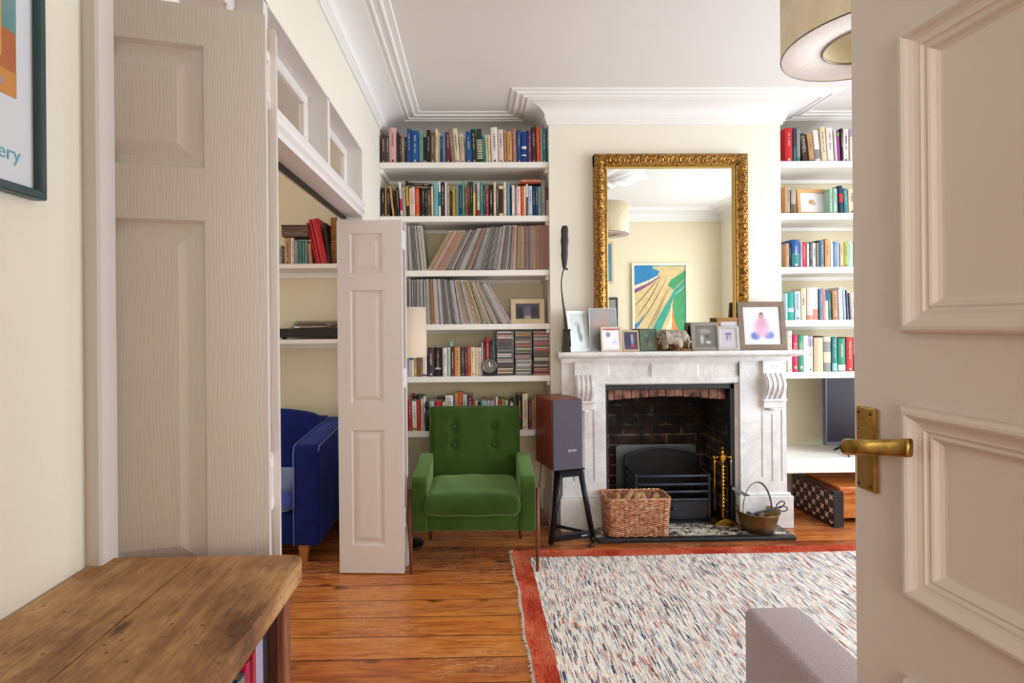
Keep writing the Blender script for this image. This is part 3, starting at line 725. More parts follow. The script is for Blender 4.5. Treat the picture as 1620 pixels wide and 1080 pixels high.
def sleeves(xs, leans, cols, z, y_b, where, group, h=.315, Yf=3.745):
    out = []
    for i, (x, ln, c) in enumerate(zip(xs, leans, cols)):
        a = P(x, y_b, Yf); nx = xs[i + 1] if i + 1 < len(xs) else x + 2.3
        w = (P(nx, y_b, Yf).x - a.x) * cos(radians(ln)) * .93
        o = record(w, c, h - rr.choice([0, 0, 0, .001, .003, .006]))
        lift = .0006 + (w * sin(radians(ln)) if ln > 0 else 0)
        if ln > 0: o.location = (a.x, Yf + rr.uniform(0, .010), z + lift)
        else: o.location = (a.x, Yf + rr.uniform(0, .010), z + lift)
        o.rotation_euler = (0, radians(ln), 0)
        adj = 'leaning' if abs(ln) > 8 else 'upright'
        tag(o, '%s %s record sleeve, %s from left on %s' % (adj, 'off-white' if c == 'offwhite' else c, nth(i), where), 'record sleeve', group); out.append(o)
    return out
def lerp(pts, x):
    for (a, va), (b_, vb) in zip(pts, pts[1:]):
        if x <= b_: return va + (vb - va) * (x - a) / (b_ - a)
    return pts[-1][1]
xs = []; x = 643.4
while x < 671.5: xs.append(x); x += 2.35
n1 = len(xs); x = 675.5
while x < 868.6: xs.append(x); x += lerp([(675, 2.75), (770, 2.5), (800, 2.2), (870, 2.15)], x)
ln = [lerp([(643, -1.5), (672, -6.5)], a) if a < 673 else lerp([(675, 30), (700, 28.5), (722, 25), (745, 19.5), (765, 13.5), (785, 9), (805, 4.5), (822, 1), (835, 0)], a) for a in xs]
def pick(a):
    if a < 658: w = 'charcoal grey charcoal offwhite grey brown'
    elif a < 673: w = 'offwhite grey charcoal grey offwhite white'
    elif a < 683: w = 'cream cream brown amber'
    elif a < 700: w = 'peach rose offwhite cream peach'
    elif a < 706: w = 'black brown charcoal'
    elif a < 738: w = 'offwhite grey lilac offwhite charcoal rose'
    elif a < 744: w = 'peach peach'
    elif a < 770: w = 'charcoal lilac charcoal grey black'
    elif a < 783: w = 'charcoal black black charcoal'
    elif a < 818: w = 'peach grey offwhite offwhite lilac rose grey white'
    elif a < 834: w = 'rust grey charcoal brown grey rust'
    elif a < 850: w = 'brown charcoal rust brown offwhite black'
    elif a < 860: w = 'peach rust green charcoal'
    else: w = 'rust brown red red'
    return rr.choice(w.split())
sleeves(xs, ln, [pick(a) for a in xs], SH_L[2], 427, 'third left shelf', 'record sleeves on the third shelf')
xs = []; x = 643.4
while x < 810.5: xs.append(x); x += lerp([(643, 2.2), (720, 2.35), (812, 3.0)], x)
ln = [lerp([(643, 0), (685, -2.0), (705, -4.5), (730, -9), (750, -14.5), (770, -19.5), (790, -25), (812, -31)], a) for a in xs]
def pick2(a):
    if a < 660: w = 'charcoal grey black offwhite'
    elif a < 680: w = 'offwhite blue grey offwhite blue'
    elif 682 < a < 688: w = 'amber'
    elif a < 715: w = 'grey offwhite charcoal lilac white'
    elif a < 722: w = 'black green charcoal'
    elif a < 734: w = 'grey rose lilac offwhite'
    elif a < 765: w = 'cream offwhite grey cream brown'
    elif a < 785: w = 'cream brown charcoal offwhite rust'
    elif a < 795: w = 'green green charcoal'
    else: w = 'white offwhite rose white lilac'
    return rr.choice(w.split())
sleeves(xs, ln, [pick2(a) for a in xs], SH_L[3], 512, 'fourth left shelf', 'record sleeves on the fourth shelf')

# ------------------------------------------------------------ compact discs in three stacks
CD = dict(black='#201c20', maroon='#6a2030', white='#e2dcd8', pink='#d49a94', amber='#c58a3a', rust='#a2462e', cream='#dccfae', green='#5b6a3a', grey='#8e8886', charcoal='#403a3e', coral='#d8705c', brown='#6b4630', teal='#3f6a70')
rows = ['white maroon pink white maroon maroon black black charcoal charcoal grey black white white teal pink white charcoal maroon black white amber cream charcoal',
        'grey amber amber black brown grey cream rust coral green cream green grey black pink pink grey white grey white white grey cream grey white grey',
        'pink rust pink grey white grey coral coral green cream coral rust brown green brown white cream charcoal brown cream maroon pink coral maroon coral']
for k, (xa, xb) in enumerate(((785.4, 813.4), (814.4, 842.2), (843.2, 870.8))):
    cols = rows[k].split()[::-1]; n = len(cols); ha = .309 / n
    ax = PX(xa, 3.76); bx = PX(xb, 3.76)
    for i, c in enumerate(cols):
        z = SH_L[4] + .0006 + i * ha; dx = rr.uniform(-.0018, .0018)
        b = MB(); b.box(ax + dx + .002, bx + dx - .002, 3.765 + rr.uniform(-.004, .004), 3.885, z, z + ha * .90)
        o = b.build('disc_case', mat('case_plastic', '#2a2629', .25))
        yy = min(v[1] for v in b.v)
        q = MB(); q.box(ax + dx + .007, bx + dx - .010 + rr.uniform(-.01, .003), yy - .0006, yy + .001, z + ha * .16, z + ha * .76)
        q.build('spine_label', mat('case_label_' + c, CD[c], .4), o)
        tag(o, '%s spined disc case, %s from bottom of %s stack' % (c, nth(i), ('left', 'middle', 'right')[k]), 'disc case', 'compact disc cases on the fifth shelf')

# round clock in front of the thin books
e = empty('table_clock', (PX(774, 3.74), 3.742, SH_L[4]), 0, 'small round silver clock on a dark stand beside the disc stacks', 'clock')
b = MB(); T = Matrix.Translation((0, 0, .068)) @ Matrix.Rotation(radians(90), 4, 'X')
b.lathe([(0, -.012), (.044, -.012), (.050, -.006), (.0515, .002), (.049, .010), (.043, .012), (.040, .006), (.038, .004)], 36, T=T); b.build('clock_case', mat('brushed_metal', '#8a8580', .3, 1.0), e)
b = MB(); b.lathe([(.0385, .005), (0, .005)], 32, T=T); cf = b.build('clock_face', mat('clock_face', '#6e6a64', .4), e)
b = MB(); b.box(-.0012, .0012, -.0065, -.0055, .066, .094); b.box(-.001, .018, -.0065, -.0055, .067, .069); b.build('clock_hand', M['chrome'], cf)
b = MB(); b.bbox(-.040, .040, -.018, .030, .0006, .018, .003); b.build('clock_stand', M['black'], e)
# glass stopper on top of the mint book
b = MB(); b.lathe([(0, 0), (.016, 0), (.018, .004), (.014, .010), (.019, .022), (.021, .030), (.016, .034), (0, .034)], 24, c=(PX(713, 3.78), 3.80, PZ(713, 548.5, 3.78) + .004))
tag(b.build('glass_paperweight', mat('pale_green_glass', '#8fb3a0', .15, coat=.5)), 'pale green glass knob resting on the mint and maroon books', 'ornament')
# dark figurine
e = None
c0 = P(676, 680, 3.735)
b = MB(); b.lathe([(0, 0), (.016, 0), (.018, .02), (.021, .07), (.020, .11), (.013, .140), (.010, .150), (.016, .160), (.019, .175), (.015, .190), (0, .195)], 20, c=(c0.x, 3.738, SH_L[5] + .0006))
b.tube([(c0.x - .010, 3.738, SH_L[5] + .186), (c0.x - .013, 3.738, SH_L[5] + .205)], [.006, .001], 8)
b.tube([(c0.x + .010, 3.738, SH_L[5] + .186), (c0.x + .013, 3.738, SH_L[5] + .205)], [.006, .001], 8)
tag(b.build('cat_figurine', mat('black_wood', '#1b1a1e', .3)), 'slim black cat figurine between books on the lowest left shelf', 'figurine')

# ------------------------------------------------------------ picture frames
def blobs(name, base, spots, scale=1.0):
    """soft out-of-focus picture: spots = (x, z, rx, rz, colour) in metres from the picture's centre"""
    if name in MATS: return MATS[name]
    g = NT(name); x, y, z = g.xyz(); c = lin(base)
    for (sx, sz, rx, rz, col) in spots:
        d = g.math('SQRT', g.math('ADD', g.math('POWER', g.math('DIVIDE', g.math('SUBTRACT', x, sx), rx), 2.0), g.math('POWER', g.math('DIVIDE', g.math('SUBTRACT', z, sz), rz), 2.0)))
        f = g.ramp(d, [(.55, 1.0), (1.0, 0.0)]); c = g.mix(f, c, col)
    return g.set(color=c, rough=.25, coat=.2)
def picture(name, lab, cat, base, w, h, fw, fd, mframe, mpic, tilt=8, rz=0, mount=0, mmount=None, prof=.002):
    """base = bottom centre of the front; tilt = degrees leaning back"""
    e = empty(name, base, radians(rz), lab, cat)
    T = Matrix.Rotation(radians(-tilt), 4, 'X')
    f = MB()
    f.bbox(-w / 2, w / 2, 0, fd, 0, fw, prof, T=T); f.bbox(-w / 2, w / 2, 0, fd, h - fw, h, prof, T=T)
    f.bbox(-w / 2, -w / 2 + fw, .0002, fd, fw * .5, h - fw * .5, prof, T=T); f.bbox(w / 2 - fw, w / 2, .0002, fd, fw * .5, h - fw * .5, prof, T=T)
    f.box(-w / 2 + fw * .5, w / 2 - fw * .5, fd * .6, fd * .95, fw * .5, h - fw * .5, 1, T=T)
    f.build('frame', [mframe, M['black']], e)
    if mount:
        q = MB(); q.box(-w / 2 + fw * .9, w / 2 - fw * .9, fd * .45, fd * .55, fw * .9, h - fw * .9, T=T); q.build('mount', mmount or M['white'], e)
    iw, ih = w / 2 - fw - mount, h / 2 - fw - mount
    q = MB(); q.box(-iw, iw, -.0004, .0004, -ih, ih); p = q.build('photo', mpic, e)
    p.rotation_euler = (radians(-tilt), 0, 0); p.location = T @ Vector((0, fd * .40, h / 2))
    if tilt > 3:
        s_ = MB(); s_.box(-.012, .012, fd, fd + .003, h * .1, h * .6, T=Matrix.Translation((0, h * .16, 0)) @ Matrix.Rotation(radians(tilt * .6), 4, 'X')); 
    return e
c0 = P(835, 507.5, 3.80)
picture('photo_frame', 'pale wood photo frame on the fourth shelf beside leaning records', 'photo frame', (c0.x, 3.80, SH_L[3]), .238, .178, .034, .016, mat('pale_wood', '#e6cfa8', .5, noise=.1), blobs('photo_group', '#4a4a5e', [(-.05, -.01, .03, .05, '#23222e'), (.0, -.005, .035, .06, '#6a6a80'), (.05, .0, .03, .05, '#2a2a38'), (0, -.045, .03, .02, '#b9a8a8')]), tilt=9, rz=-3)
c0 = P(1287, 333, 3.80)
picture('photo_frame', 'light oak frame with a dried leaf picture, right alcove', 'photo frame', (c0.x, 3.80, SH_R[1]), .228, .192, .026, .022, mat('light_oak', '#d6a868', .5, noise=.12), blobs('leaf_print', '#efeef2', [(-.004, .004, .030, .024, '#c79a6a'), (.012, -.008, .024, .016, '#d6b48c')]), tilt=5, rz=4)
# ------------------------------------------------------------ fireplace
g = NT('white_marble'); v = g.noise(scale=2.6, detail=10, rough=.7, dist=2.4)
w1 = g.math('ABSOLUTE', g.math('SUBTRACT', v, .5)); vein = g.ramp(w1, [(0.0, 1.0), (.018, .35), (.06, 0.0)])
c = g.mix(g.math('MULTIPLY', vein, .22), g.ramp(g.noise(scale=7, detail=5), [(.3, '#dedad8'), (.7, '#efecea')]), '#87878e')
st = g.ramp(g.noise(g.map(scale=(1, 1, .6)), 3.5, 7, .7), [(.60, 0.0), (.78, .4)])
M['marble'] = g.set(color=g.mix(st, c, '#c9a990'), rough=.28, coat=.1)
def brickmat(name, axis):
    g = NT(name); x, y, z = g.xyz()
    u = x if axis == 'X' else y
    br = g.n('TexBrick'); g.put(br.inputs['Vector'], g.vec(u, z)); br.inputs['Scale'].default_value = 1.0
    br.inputs['Brick Width'].default_value = .225; br.inputs['Row Height'].default_value = .077; br.inputs['Mortar Size'].default_value = .007
    br.inputs['Color1'].default_value = lin('#6b4434'); br.inputs['Color2'].default_value = lin('#33241f'); br.inputs['Mortar'].default_value = lin('#94806a')
    n = g.noise(scale=7, detail=8, rough=.7)
    soot = g.ramp(g.math('ADD', n, g.math('MULTIPLY', g.math('SUBTRACT', z, .45), .45)), [(.34, 0.0), (.60, .95)])
    c = g.mix(soot, br.outputs['Color'], '#120e0d')
    g.bump(g.math('ADD', g.math('MULTIPLY', br.outputs['Fac'], -1.0), g.math('MULTIPLY', g.noise(scale=40, detail=5), .5)), .7, .012)
    return g.set(color=c, rough=.9)
M['brick_x'] = brickmat('sooty_brick_back', 'X'); M['brick_y'] = brickmat('sooty_brick_side', 'Y')
HZ = .026
fp = empty('fireplace', (1.35, 3.62, 0), 0, 'white marble fireplace surround with carved brackets, panels and sooty brick opening', 'fireplace')
def sub(mb, name, m, parent=None, **k):
    """build in world coordinates and parent under an empty without moving"""
    o = mb.build(name, m, None, **k)
    p = parent or fp
    o.parent = p; o.matrix_parent_inverse = (p.matrix_world if p.type != 'EMPTY' else Matrix.Translation(p.location) @ Matrix.Rotation(p.rotation_euler[2], 4, 'Z')).inverted()
    return o
YF = 3.62; LX0, LX1, RX0, RX1 = .580, .868, 1.795, 2.112; ZM = 1.208
# mantel shelf with moulded edge
b = MB(); pr = [(3.50, ZM), (YC, ZM), (YC, ZM - .045), (3.56, ZM - .045), (3.545, ZM - .035), (3.505, ZM - .032), (3.498, ZM - .022), (3.496, ZM - .010)]
b.prism(pr, .540, 2.165, 'X'); bevel(sub(b, 'mantel_shelf', M['marble']), .006, 2)
b = MB(); b.box(.57, 2.12, YF - .035, YC, ZM - .062, ZM - .045); b.box(.575, 2.115, YF - .018, YC, ZM - .075, ZM - .062); sub(b, 'bed_moulding', M['marble'])
# frieze with two sunk panels
zf0, zf1 = .985, ZM - .075
def face_panels(mb, x0, x1, z0, z1, y, pans, prof):
    xs_ = sorted({x0, x1, *[p[0] for p in pans], *[p[1] for p in pans]}); zs_ = sorted({z0, z1, *[p[2] for p in pans], *[p[3] for p in pans]})
    for i in range(len(xs_) - 1):
        for j in range(len(zs_) - 1):
            cx, cz = (xs_[i] + xs_[i + 1]) / 2, (zs_[j] + zs_[j + 1]) / 2
            if any(p[0] < cx < p[1] and p[2] < cz < p[3] for p in pans): continue
            mb.add([(xs_[i], y, zs_[j]), (xs_[i + 1], y, zs_[j]), (xs_[i + 1], y, zs_[j + 1]), (xs_[i], y, zs_[j + 1])], [(0, 1, 2, 3)])
    for p in pans: ring(mb, *p, y, prof, -1)
def solid(mb, x0, x1, y0, y1, z0, z1):     # block without its front face
    vs = [(x, y, z) for z in (z0, z1) for y in (y0, y1) for x in (x0, x1)]
    mb.add(vs, [(0, 2, 3, 1), (4, 5, 7, 6), (2, 6, 7, 3), (0, 4, 6, 2), (1, 3, 7, 5)])
MP = [(0, 0), (.004, .006), (.012, .007), (.015, .012), (.017, .012)]
b = MB(); pans = [(PX(962, YF), PX(1031, YF), zf0 + .040, zf1 - .012), (PX(1104, YF), PX(1174, YF), zf0 + .040, zf1 - .012)]
face_panels(b, LX1, RX0, zf0, zf1, YF + .01, pans, MP); solid(b, LX1, RX0, YF + .01, YC, zf0, zf1); sub(b, 'frieze', M['marble'])
# legs with reeded panels, plinths and brackets
for (a, c_, outer) in ((LX0, LX1, 0), (RX0, RX1, 1)):
    lg = MB()
    gx = [PX(p, YF) for p in ((1204, 1220, 1235) if outer else (905, 921, 937))]
    if outer: pans = [(x_ - .006, x_ + .006, z0_, z1_) for x_, z0_, z1_ in zip(gx, (.34, .31, .31), (.80, .77, .80))]
    else: pans = [(x_ - .010, x_ + .010, z0_, z1_) for x_, z0_, z1_ in zip(gx, (.33, .33, .33), (.76, .79, .82))]
    face_panels(lg, a, c_, .225, zf1, YF, pans, [(0, 0), (.003, .008), (.004, .010)])
    solid(lg, a, c_, YF, YC, .225, zf1)
    l = sub(lg, 'leg', M['marble'])
    q = MB(); q.bbox(a - .022, c_ + (.0 if not outer else .030), YF - .030, YC - .001, 0, .218, .004); q.bbox(a - .014, c_ + (-.004 if not outer else .020), YF - .018, YC - .001, .216, .236, .006)
    sub(q, 'plinth', M['marble'])
    x0_, x1_ = (PX(908, YF), PX(937, YF)) if not outer else (PX(1204, YF), PX(1235, YF))
    q = MB(); cw = x1_ - x0_
    q.box(x0_ - .002, x1_ + .002, YF - .028, YF + .002, 1.045, zf1)          # block with dots
    # scrolled fluted console: profile in YZ
    pr = [(YF + .002, 1.05)] + [(YF - .030 - .048 * sin(pi * t) ** 1.2 * (1 - t * .3) - .012 * (1 - t), 1.05 - .175 * t) for t in [k / 12 for k in range(13)]] + [(YF + .002, .875)]
    n_f = 4; fw_ = cw / n_f
    for k in range(n_f):
        xa = x0_ + k * fw_; 
        for jj in range(3):
            t0, t1 = jj / 3, (jj + 1) / 3; inset = .010 if jj != 1 else .0
            prj = [(min(YF + .002, p[0] + inset), p[1]) for p in pr]
            q.prism(prj, xa + fw_ * t0 + .0002, xa + fw_ * t1, 'X', smooth=False)
    q.bbox(x0_ - .014, x1_ + .014, YF - .052, YF + .001, .862, .878, .003)
    q.bbox(x0_ - .002, x1_ + .002, YF - .032, YF + .001, .815, .862, .003)
    q.tube([(x0_ + cw * .28, YF - .012, .812), (x1_ - cw * .28, YF - .012, .812)], .017, 14)
    for (dx, dz) in ((-.026, 0), (-.009, .006), (.009, .006), (.026, 0), (0, -.014)): q.sphere((x0_ + cw / 2 + dx, YF - .0275, 1.095 + dz), .0045, 8, 6)
    sub(q, 'bracket', M['marble'], l)
# inner marble return
b = MB(); b.box(LX1 - .001, FX0 + .0, YF + .035, YC, HZ, zf0); b.box(RX0 - .022, RX0 + .001, YF + .030, YC, HZ, zf0); b.box(LX1, RX0, YF + .05, YC, zf0 - .012, zf0 + .001)
sub(b, 'inner_return', M['marble'])
# black slips
b = MB(); b.bbox(FX0 - .022, FX0 + .014, YF + .045, YF + .085, HZ, zf0 - .012, .003); b.bbox(FX1 - .03, FX1 + .005, YF + .040, YF + .085, HZ, zf0 - .012, .003); b.bbox(FX0 - .02, FX1, YF + .04, YF + .085, zf0 - .046, zf0 - .012, .003)
sub(b, 'black_slip', M['slate_bar'])
# brick lining and soldier arch
b = MB(); b.box(FX0 + .002, FX1 - .002, YB + .02, YB + .095, 0, 1.2); sub(b, 'brick_back', M['brick_x'])
b = MB(); b.box(FX0 - .004, FX0 + .03, YC - .005, YB + .02, 0, 1.2); sub(b, 'brick_side', M['brick_y']); b = MB(); b.box(FX1 - .03, FX1 + .004, YC - .005, YB + .02, 0, 1.2); sub(b, 'brick_side', M['brick_y'])
b = MB(); nb = 14; xa, xb = FX0 + .012, FX1 - .032; bw = (xb - xa) / nb
for k in range(nb):
    t = (k + .5) / nb; arc = .028 * sin(pi * t)
    b.bbox(xa + k * bw + .002, xa + (k + 1) * bw - .002, YF + .088 + rb.uniform(0, .006), YC + .06, .868 + arc - .012 + rb.uniform(-.002, .002), .955, .004)
b.box(xa, xb, YF + .098, YC + .06, .885, .955, 1)
sub(b, 'brick_arch', [mat('arch_brick', '#a47462', .9, bump=.7, bscale=45, col2='#4a3028', nscale=16), mat('sooty_mortar', '#3a2f2a', .95)])
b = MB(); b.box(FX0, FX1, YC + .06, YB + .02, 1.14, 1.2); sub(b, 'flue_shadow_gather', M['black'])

# hearth
g = NT('flaking_hearth'); x, y, z = g.xyz()
tn = g.math('MINIMUM', g.math('ABSOLUTE', g.math('SUBTRACT', g.math('FRACT', g.math('DIVIDE', g.math('ADD', x, .16), .305)), .5)), 9.0)
grout = g.math('GREATER_THAN', tn, .492)
g2 = g.math('LESS_THAN', g.math('ABSOLUTE', g.math('SUBTRACT', y, .17)), .003)
n = g.noise(scale=26, detail=12, rough=.8, dist=.3); big = g.noise(scale=2.3, detail=3)
inr = g.math('MULTIPLY', g.ramp(y, [(.035, 0.0), (.06, 1.0)]), g.ramp(g.math('SUBTRACT', .30, y), [(.02, 0.0), (.10, 1.0)]))
fl = g.ramp(g.math('ADD', g.math('MULTIPLY', n, .75), g.math('MULTIPLY', big, .3)), [(.518, 0.0), (.530, 1.0)])
f = g.math('MULTIPLY', fl, inr)
c = g.mix(f, '#1d1c20', '#cfc6b4'); c = g.mix(g.math('MAXIMUM', grout, g2), c, '#3a383a')
M['hearth'] = g.set(color=c, rough=g.ramp(n, [(.4, .35), (.6, .6)]))
b = MB(); b.bbox(0, 1.27, 0, .27, 0, HZ, .004); h = b.build('hearth', M['hearth']); h.location = (.765, 3.385, .0005)
b = MB(); b.box(FX0 + .001, FX1 - .001, 3.655, YB + .02, 0, HZ - .001); sub(b, 'hearth_back', M['black'])
tag(h, 'black hearth slab with flaking pale paint in front of the fireplace', 'hearth')

# fire grate with arched back
iron = mat('cast_iron', '#3d4049', .42, .35, bump=.15, bscale=80, noise=.35, nscale=9)
iron_dark = mat('burnt_iron', '#1c1a1a', .6, .4, bump=.3, bscale=50)
gr = empty('fire_grate', (1.35, 3.80, HZ), 0, 'black iron fire grate with arched back plate and bar front in the fireplace', 'fire grate')
gx0, gx1 = PX(1004, 3.72), PX(1119, 3.72); ax0, ax1 = PX(987, 3.93), PX(1104, 3.93)
b = MB(); arch = [(ax0, HZ), (ax1, HZ), (ax1, .415)] + [(ax0 + (ax1 - ax0) * (1 - t), .415 + .065 * sin(pi * t) ** .8) for t in [k / 20 for k in range(1, 20)]] + [(ax0, .415)]
b.prism(arch, 3.925, 3.950, 'Y'); bk = sub(b, 'back_plate', iron_dark, gr)
b = MB(); 
top = [(p[0] + .0, p[1]) for p in arch[2:]]
b.tube([(ax0, 3.922, HZ)] + [(p[0], 3.922, p[1]) for p in top[::-1]] + [(ax1, 3.922, HZ)], .008, 8); sub(b, 'back_rim', iron, gr)
b = MB(); b.prism([(ax0 - .055, HZ), (ax1 - .0, HZ), (ax1, .472), (ax1 - .05, .489), (ax0 - .02, .487), (ax0 - .05, .475)], 3.985, 3.99, 'Y'); sub(b, 'heat_sheet', mat('grey_sheet', '#6a7472', .5, .3), gr)
b = MB()
for zz in (.330, .272, .220, .165):
    b.tube([(gx0, 3.722, zz), (gx0 + .02, 3.71, zz), (gx1 - .02, 3.71, zz), (gx1, 3.722, zz)], .0105, 8)
    b.tube([(gx0, 3.722, zz), (ax0 + .01, 3.925, zz + .01)], .009, 6); b.tube([(gx1, 3.722, zz), (ax1 - .0, 3.925, zz + .01)], .009, 6)
b.bbox(gx0 - .010, gx0 + .010, 3.708, 3.735, HZ, .345, .003); b.bbox(gx1 - .010, gx1 + .010, 3.708, 3.735, HZ, .345, .003)
sub(b, 'front_bars', iron, gr)
b = MB(); b.bbox(gx0, gx1, 3.716, 3.728, HZ, .160, .003); ap = sub(b, 'ash_door', iron, gr)
b = MB(); b.sphere((PX(1063, 3.70), 3.700, .105), .013, 12, 8); b.tube([(PX(1063, 3.70), 3.716, .105), (PX(1063, 3.70), 3.702, .105)], .005, 8); sub(b, 'knob', iron, gr)
b = MB()
for k in range(16):
    xx = gx0 + .03 + (gx1 - gx0 - .06) * k / 15; b.tube([(xx, 3.735, .185), (xx, 3.92, .185)], .006, 6)
sub(b, 'fire_bars', iron_dark, gr)

# brass companion stand with tools
t0 = G(1139, 820, HZ); tx, ty = PX(1139, 3.66), 3.64
cs = empty('companion_stand', (tx, ty, HZ + .0015), 0, 'brass fireside tool stand with twisted stem at the right of the grate', 'tool stand')
b = MB(); b.prism([(-.075, 0), (.075, 0), (.078, .006), (.060, .014), (.055, .022), (.030, .034), (.014, .042), (-.014, .042), (-.030, .034), (-.055, .022), (-.060, .014), (-.078, .006)], -.05, .05, 'Y'); bevel(b.build('base', M['brass'], cs), .003, 2)
b = MB(); N = 90; vs = []; fs = []; nk = 10
for i in range(N + 1):
    z = .04 + .36 * i / N
    for k in range(nk):
        a = 2 * pi * k / nk; r = .0085 + .0035 * cos(2 * (a - z * 130)); vs.append((r * cos(a), r * sin(a), z))
for i in range(N):
    for k in range(nk): l = (k + 1) % nk; fs.append((i * nk + k, i * nk + l, (i + 1) * nk + l, (i + 1) * nk + k))
b.add(vs, fs, 0, True); b.lathe([(.0, .40), (.010, .40), (.008, .412), (.012, .418), (.006, .43), (0, .43)], 14); b.build('stem', M['brass'], cs)
b = MB(); b.bbox(-.018, .018, -.018, .018, .425, .462, .006); b.lathe([(0, .46), (.012, .46), (.007, .472), (.011, .480), (.004, .492), (0, .494)], 14)
b.tube([(0, 0, .490), (.006, 0, .506), (0, 0, .518), (-.006, 0, .508), (-.004, 0, .500)], .0022, 6); b.build('head', M['brass'], cs)
for s_ in (-1, 1):
    b = MB(); b.tube([(s_ * .016, 0, .446), (s_ * .05, 0, .448), (s_ * .058, 0, .440), (s_ * .062, 0, .448), (s_ * .060, 0, .458)], .0035, 8); b.build('hook', M['brass'], cs)
b = MB(); b.lathe([(0, .430), (.006, .428), (.008, .412), (.004, .40), (.007, .39), (.006, .375), (.0042, .36), (.0042, .25), (.0045, .20), (0, .20)], 12, c=(-.055, 0, 0)); b.tube([(-.055, 0, .428), (-.050, 0, .438), (-.055, 0, .447), (-.060, 0, .438), (-.055, 0, .428)], .0018, 6)
o = MB(); o.v = b.v; o.f = b.f; o.mi = b.mi; o.sm = b.sm; o.bbox(-.059, -.051, -.004, .004, .085, .205, .002, 1)
pk = o.build('fire_poker', [M['brass'], iron]); pk.location = (tx, ty, HZ + .0015); tag(pk, 'brass handled poker hanging on the left hook of the tool stand', 'poker')
b = MB(); b.tube([(.058, 0, .430), (.053, 0, .439), (.058, 0, .447), (.063, 0, .439), (.058, 0, .430)], .0018, 6)
b.lathe([(0, .430), (.006, .426), (.0075, .412), (.004, .40), (.006, .39), (.004, .378), (.004, .30), (.004, .232), (0, .232)], 12, c=(.058, 0, 0))
T = Matrix.Translation((.058, 0, .236)) @ Matrix.Rotation(radians(28), 4, 'Y')
b.prism([(-.030, 0), (.030, 0), (.030, .002), (-.030, .002)], 0, .001, 'Y')
b.box(-.012, .118, -.036, .036, -.003, 0, 1, T=T); b.box(-.012, .118, -.038, -.034, -.003, .016, 1, T=T); b.box(-.012, .118, .034, .038, -.003, .016, 1, T=T); b.box(-.014, -.010, -.036, .036, -.003, .016, 1, T=T)
pk = b.build('fire_shovel', [mat('worn_chrome', '#b9a896', .3, 1.0), mat('steel_pan', '#8d9096', .35, 1.0)]); pk.location = (tx, ty, HZ + .0015); tag(pk, 'steel ash shovel hanging on the right hook of the tool stand', 'shovel')

# jam pan with coal and scissors
pc = (PX(1198, 3.50), 3.515, HZ + .0015)
pan = empty('jam_pan', pc, 0, 'old brass preserving pan with an arched handle on the hearth', 'pan')
bp_ = mat('aged_brass', '#a08558', .42, .85, noise=.45, nscale=16, bump=.1, bscale=40)
b = MB(); b.lathe([(0, 0), (.090, 0), (.103, .006), (.112, .05), (.128, .116), (.136, .124), (.137, .128), (.133, .129), (.124, .118), (.108, .05), (.099, .010), (0, .008)], 48); b.build('pan_body', bp_, pan)
b = MB(); hp_ = [(.131 * cos(a), .010 * sin(a), .118 + .190 * sin(a)) for a in [pi * k / 24 for k in range(25)]]
T = Matrix.Rotation(radians(22), 4, 'Z')
b.tube([T @ Vector(p) for p in hp_], .0062, 8, flat=.45); b.build('handle', mat('handle_iron', '#77706a', .35, .9), pan)
rc = random.Random(3)
for k in range(7):
    b = MB(); a = rc.uniform(0, 6.28); r = rc.uniform(0, .065)
    vs_ = []
    b.sphere((0, 0, 0), .026, 8, 5, sc=(1.2, .9, .7)); b.v = [tuple(c * rc.uniform(.75, 1.15) for c in v) for v in b.v]; b.sm = [False] * len(b.sm)
    o = b.build('coal', mat('coal', '#2b2c30', .5, bump=.5, bscale=60)); o.location = (pc[0] + r * cos(a), pc[1] + r * sin(a), pc[2] + .070 + .012 * (k % 3))
    o.rotation_euler = (rc.uniform(0, 3), rc.uniform(0, 3), rc.uniform(0, 3)); tag(o, 'dark lump of coal inside the brass pan', 'coal', 'lumps of coal in the brass pan')
b = MB()
T = Matrix.Translation((pc[0] + .075, pc[1] - .01, pc[2] + .130)) @ Matrix.Rotation(radians(-14), 4, 'Y')
b.bbox(-.105, .050, -.005, .002, -.004, .004, .002, T=T); b.bbox(-.105, .050, .003, .010, -.002, .006, .002, T=T)
for (cx_, cz_, q_) in ((.080, .014, .35), (.088, -.016, -.35)):
    b.tube([T @ Vector((cx_ + .030 * cos(a) * cos(q_) - .017 * sin(a) * sin(q_), .002, cz_ + .017 * sin(a) * cos(q_) + .030 * cos(a) * sin(q_))) for a in [2 * pi * k / 22 for k in range(22)]], .0036, 8, 1, closed=True)
tag(b.build('scissors', [mat('tool_steel', '#5b5c62', .4, .9), M['black']]), 'black handled scissors resting across the brass pan', 'scissors')

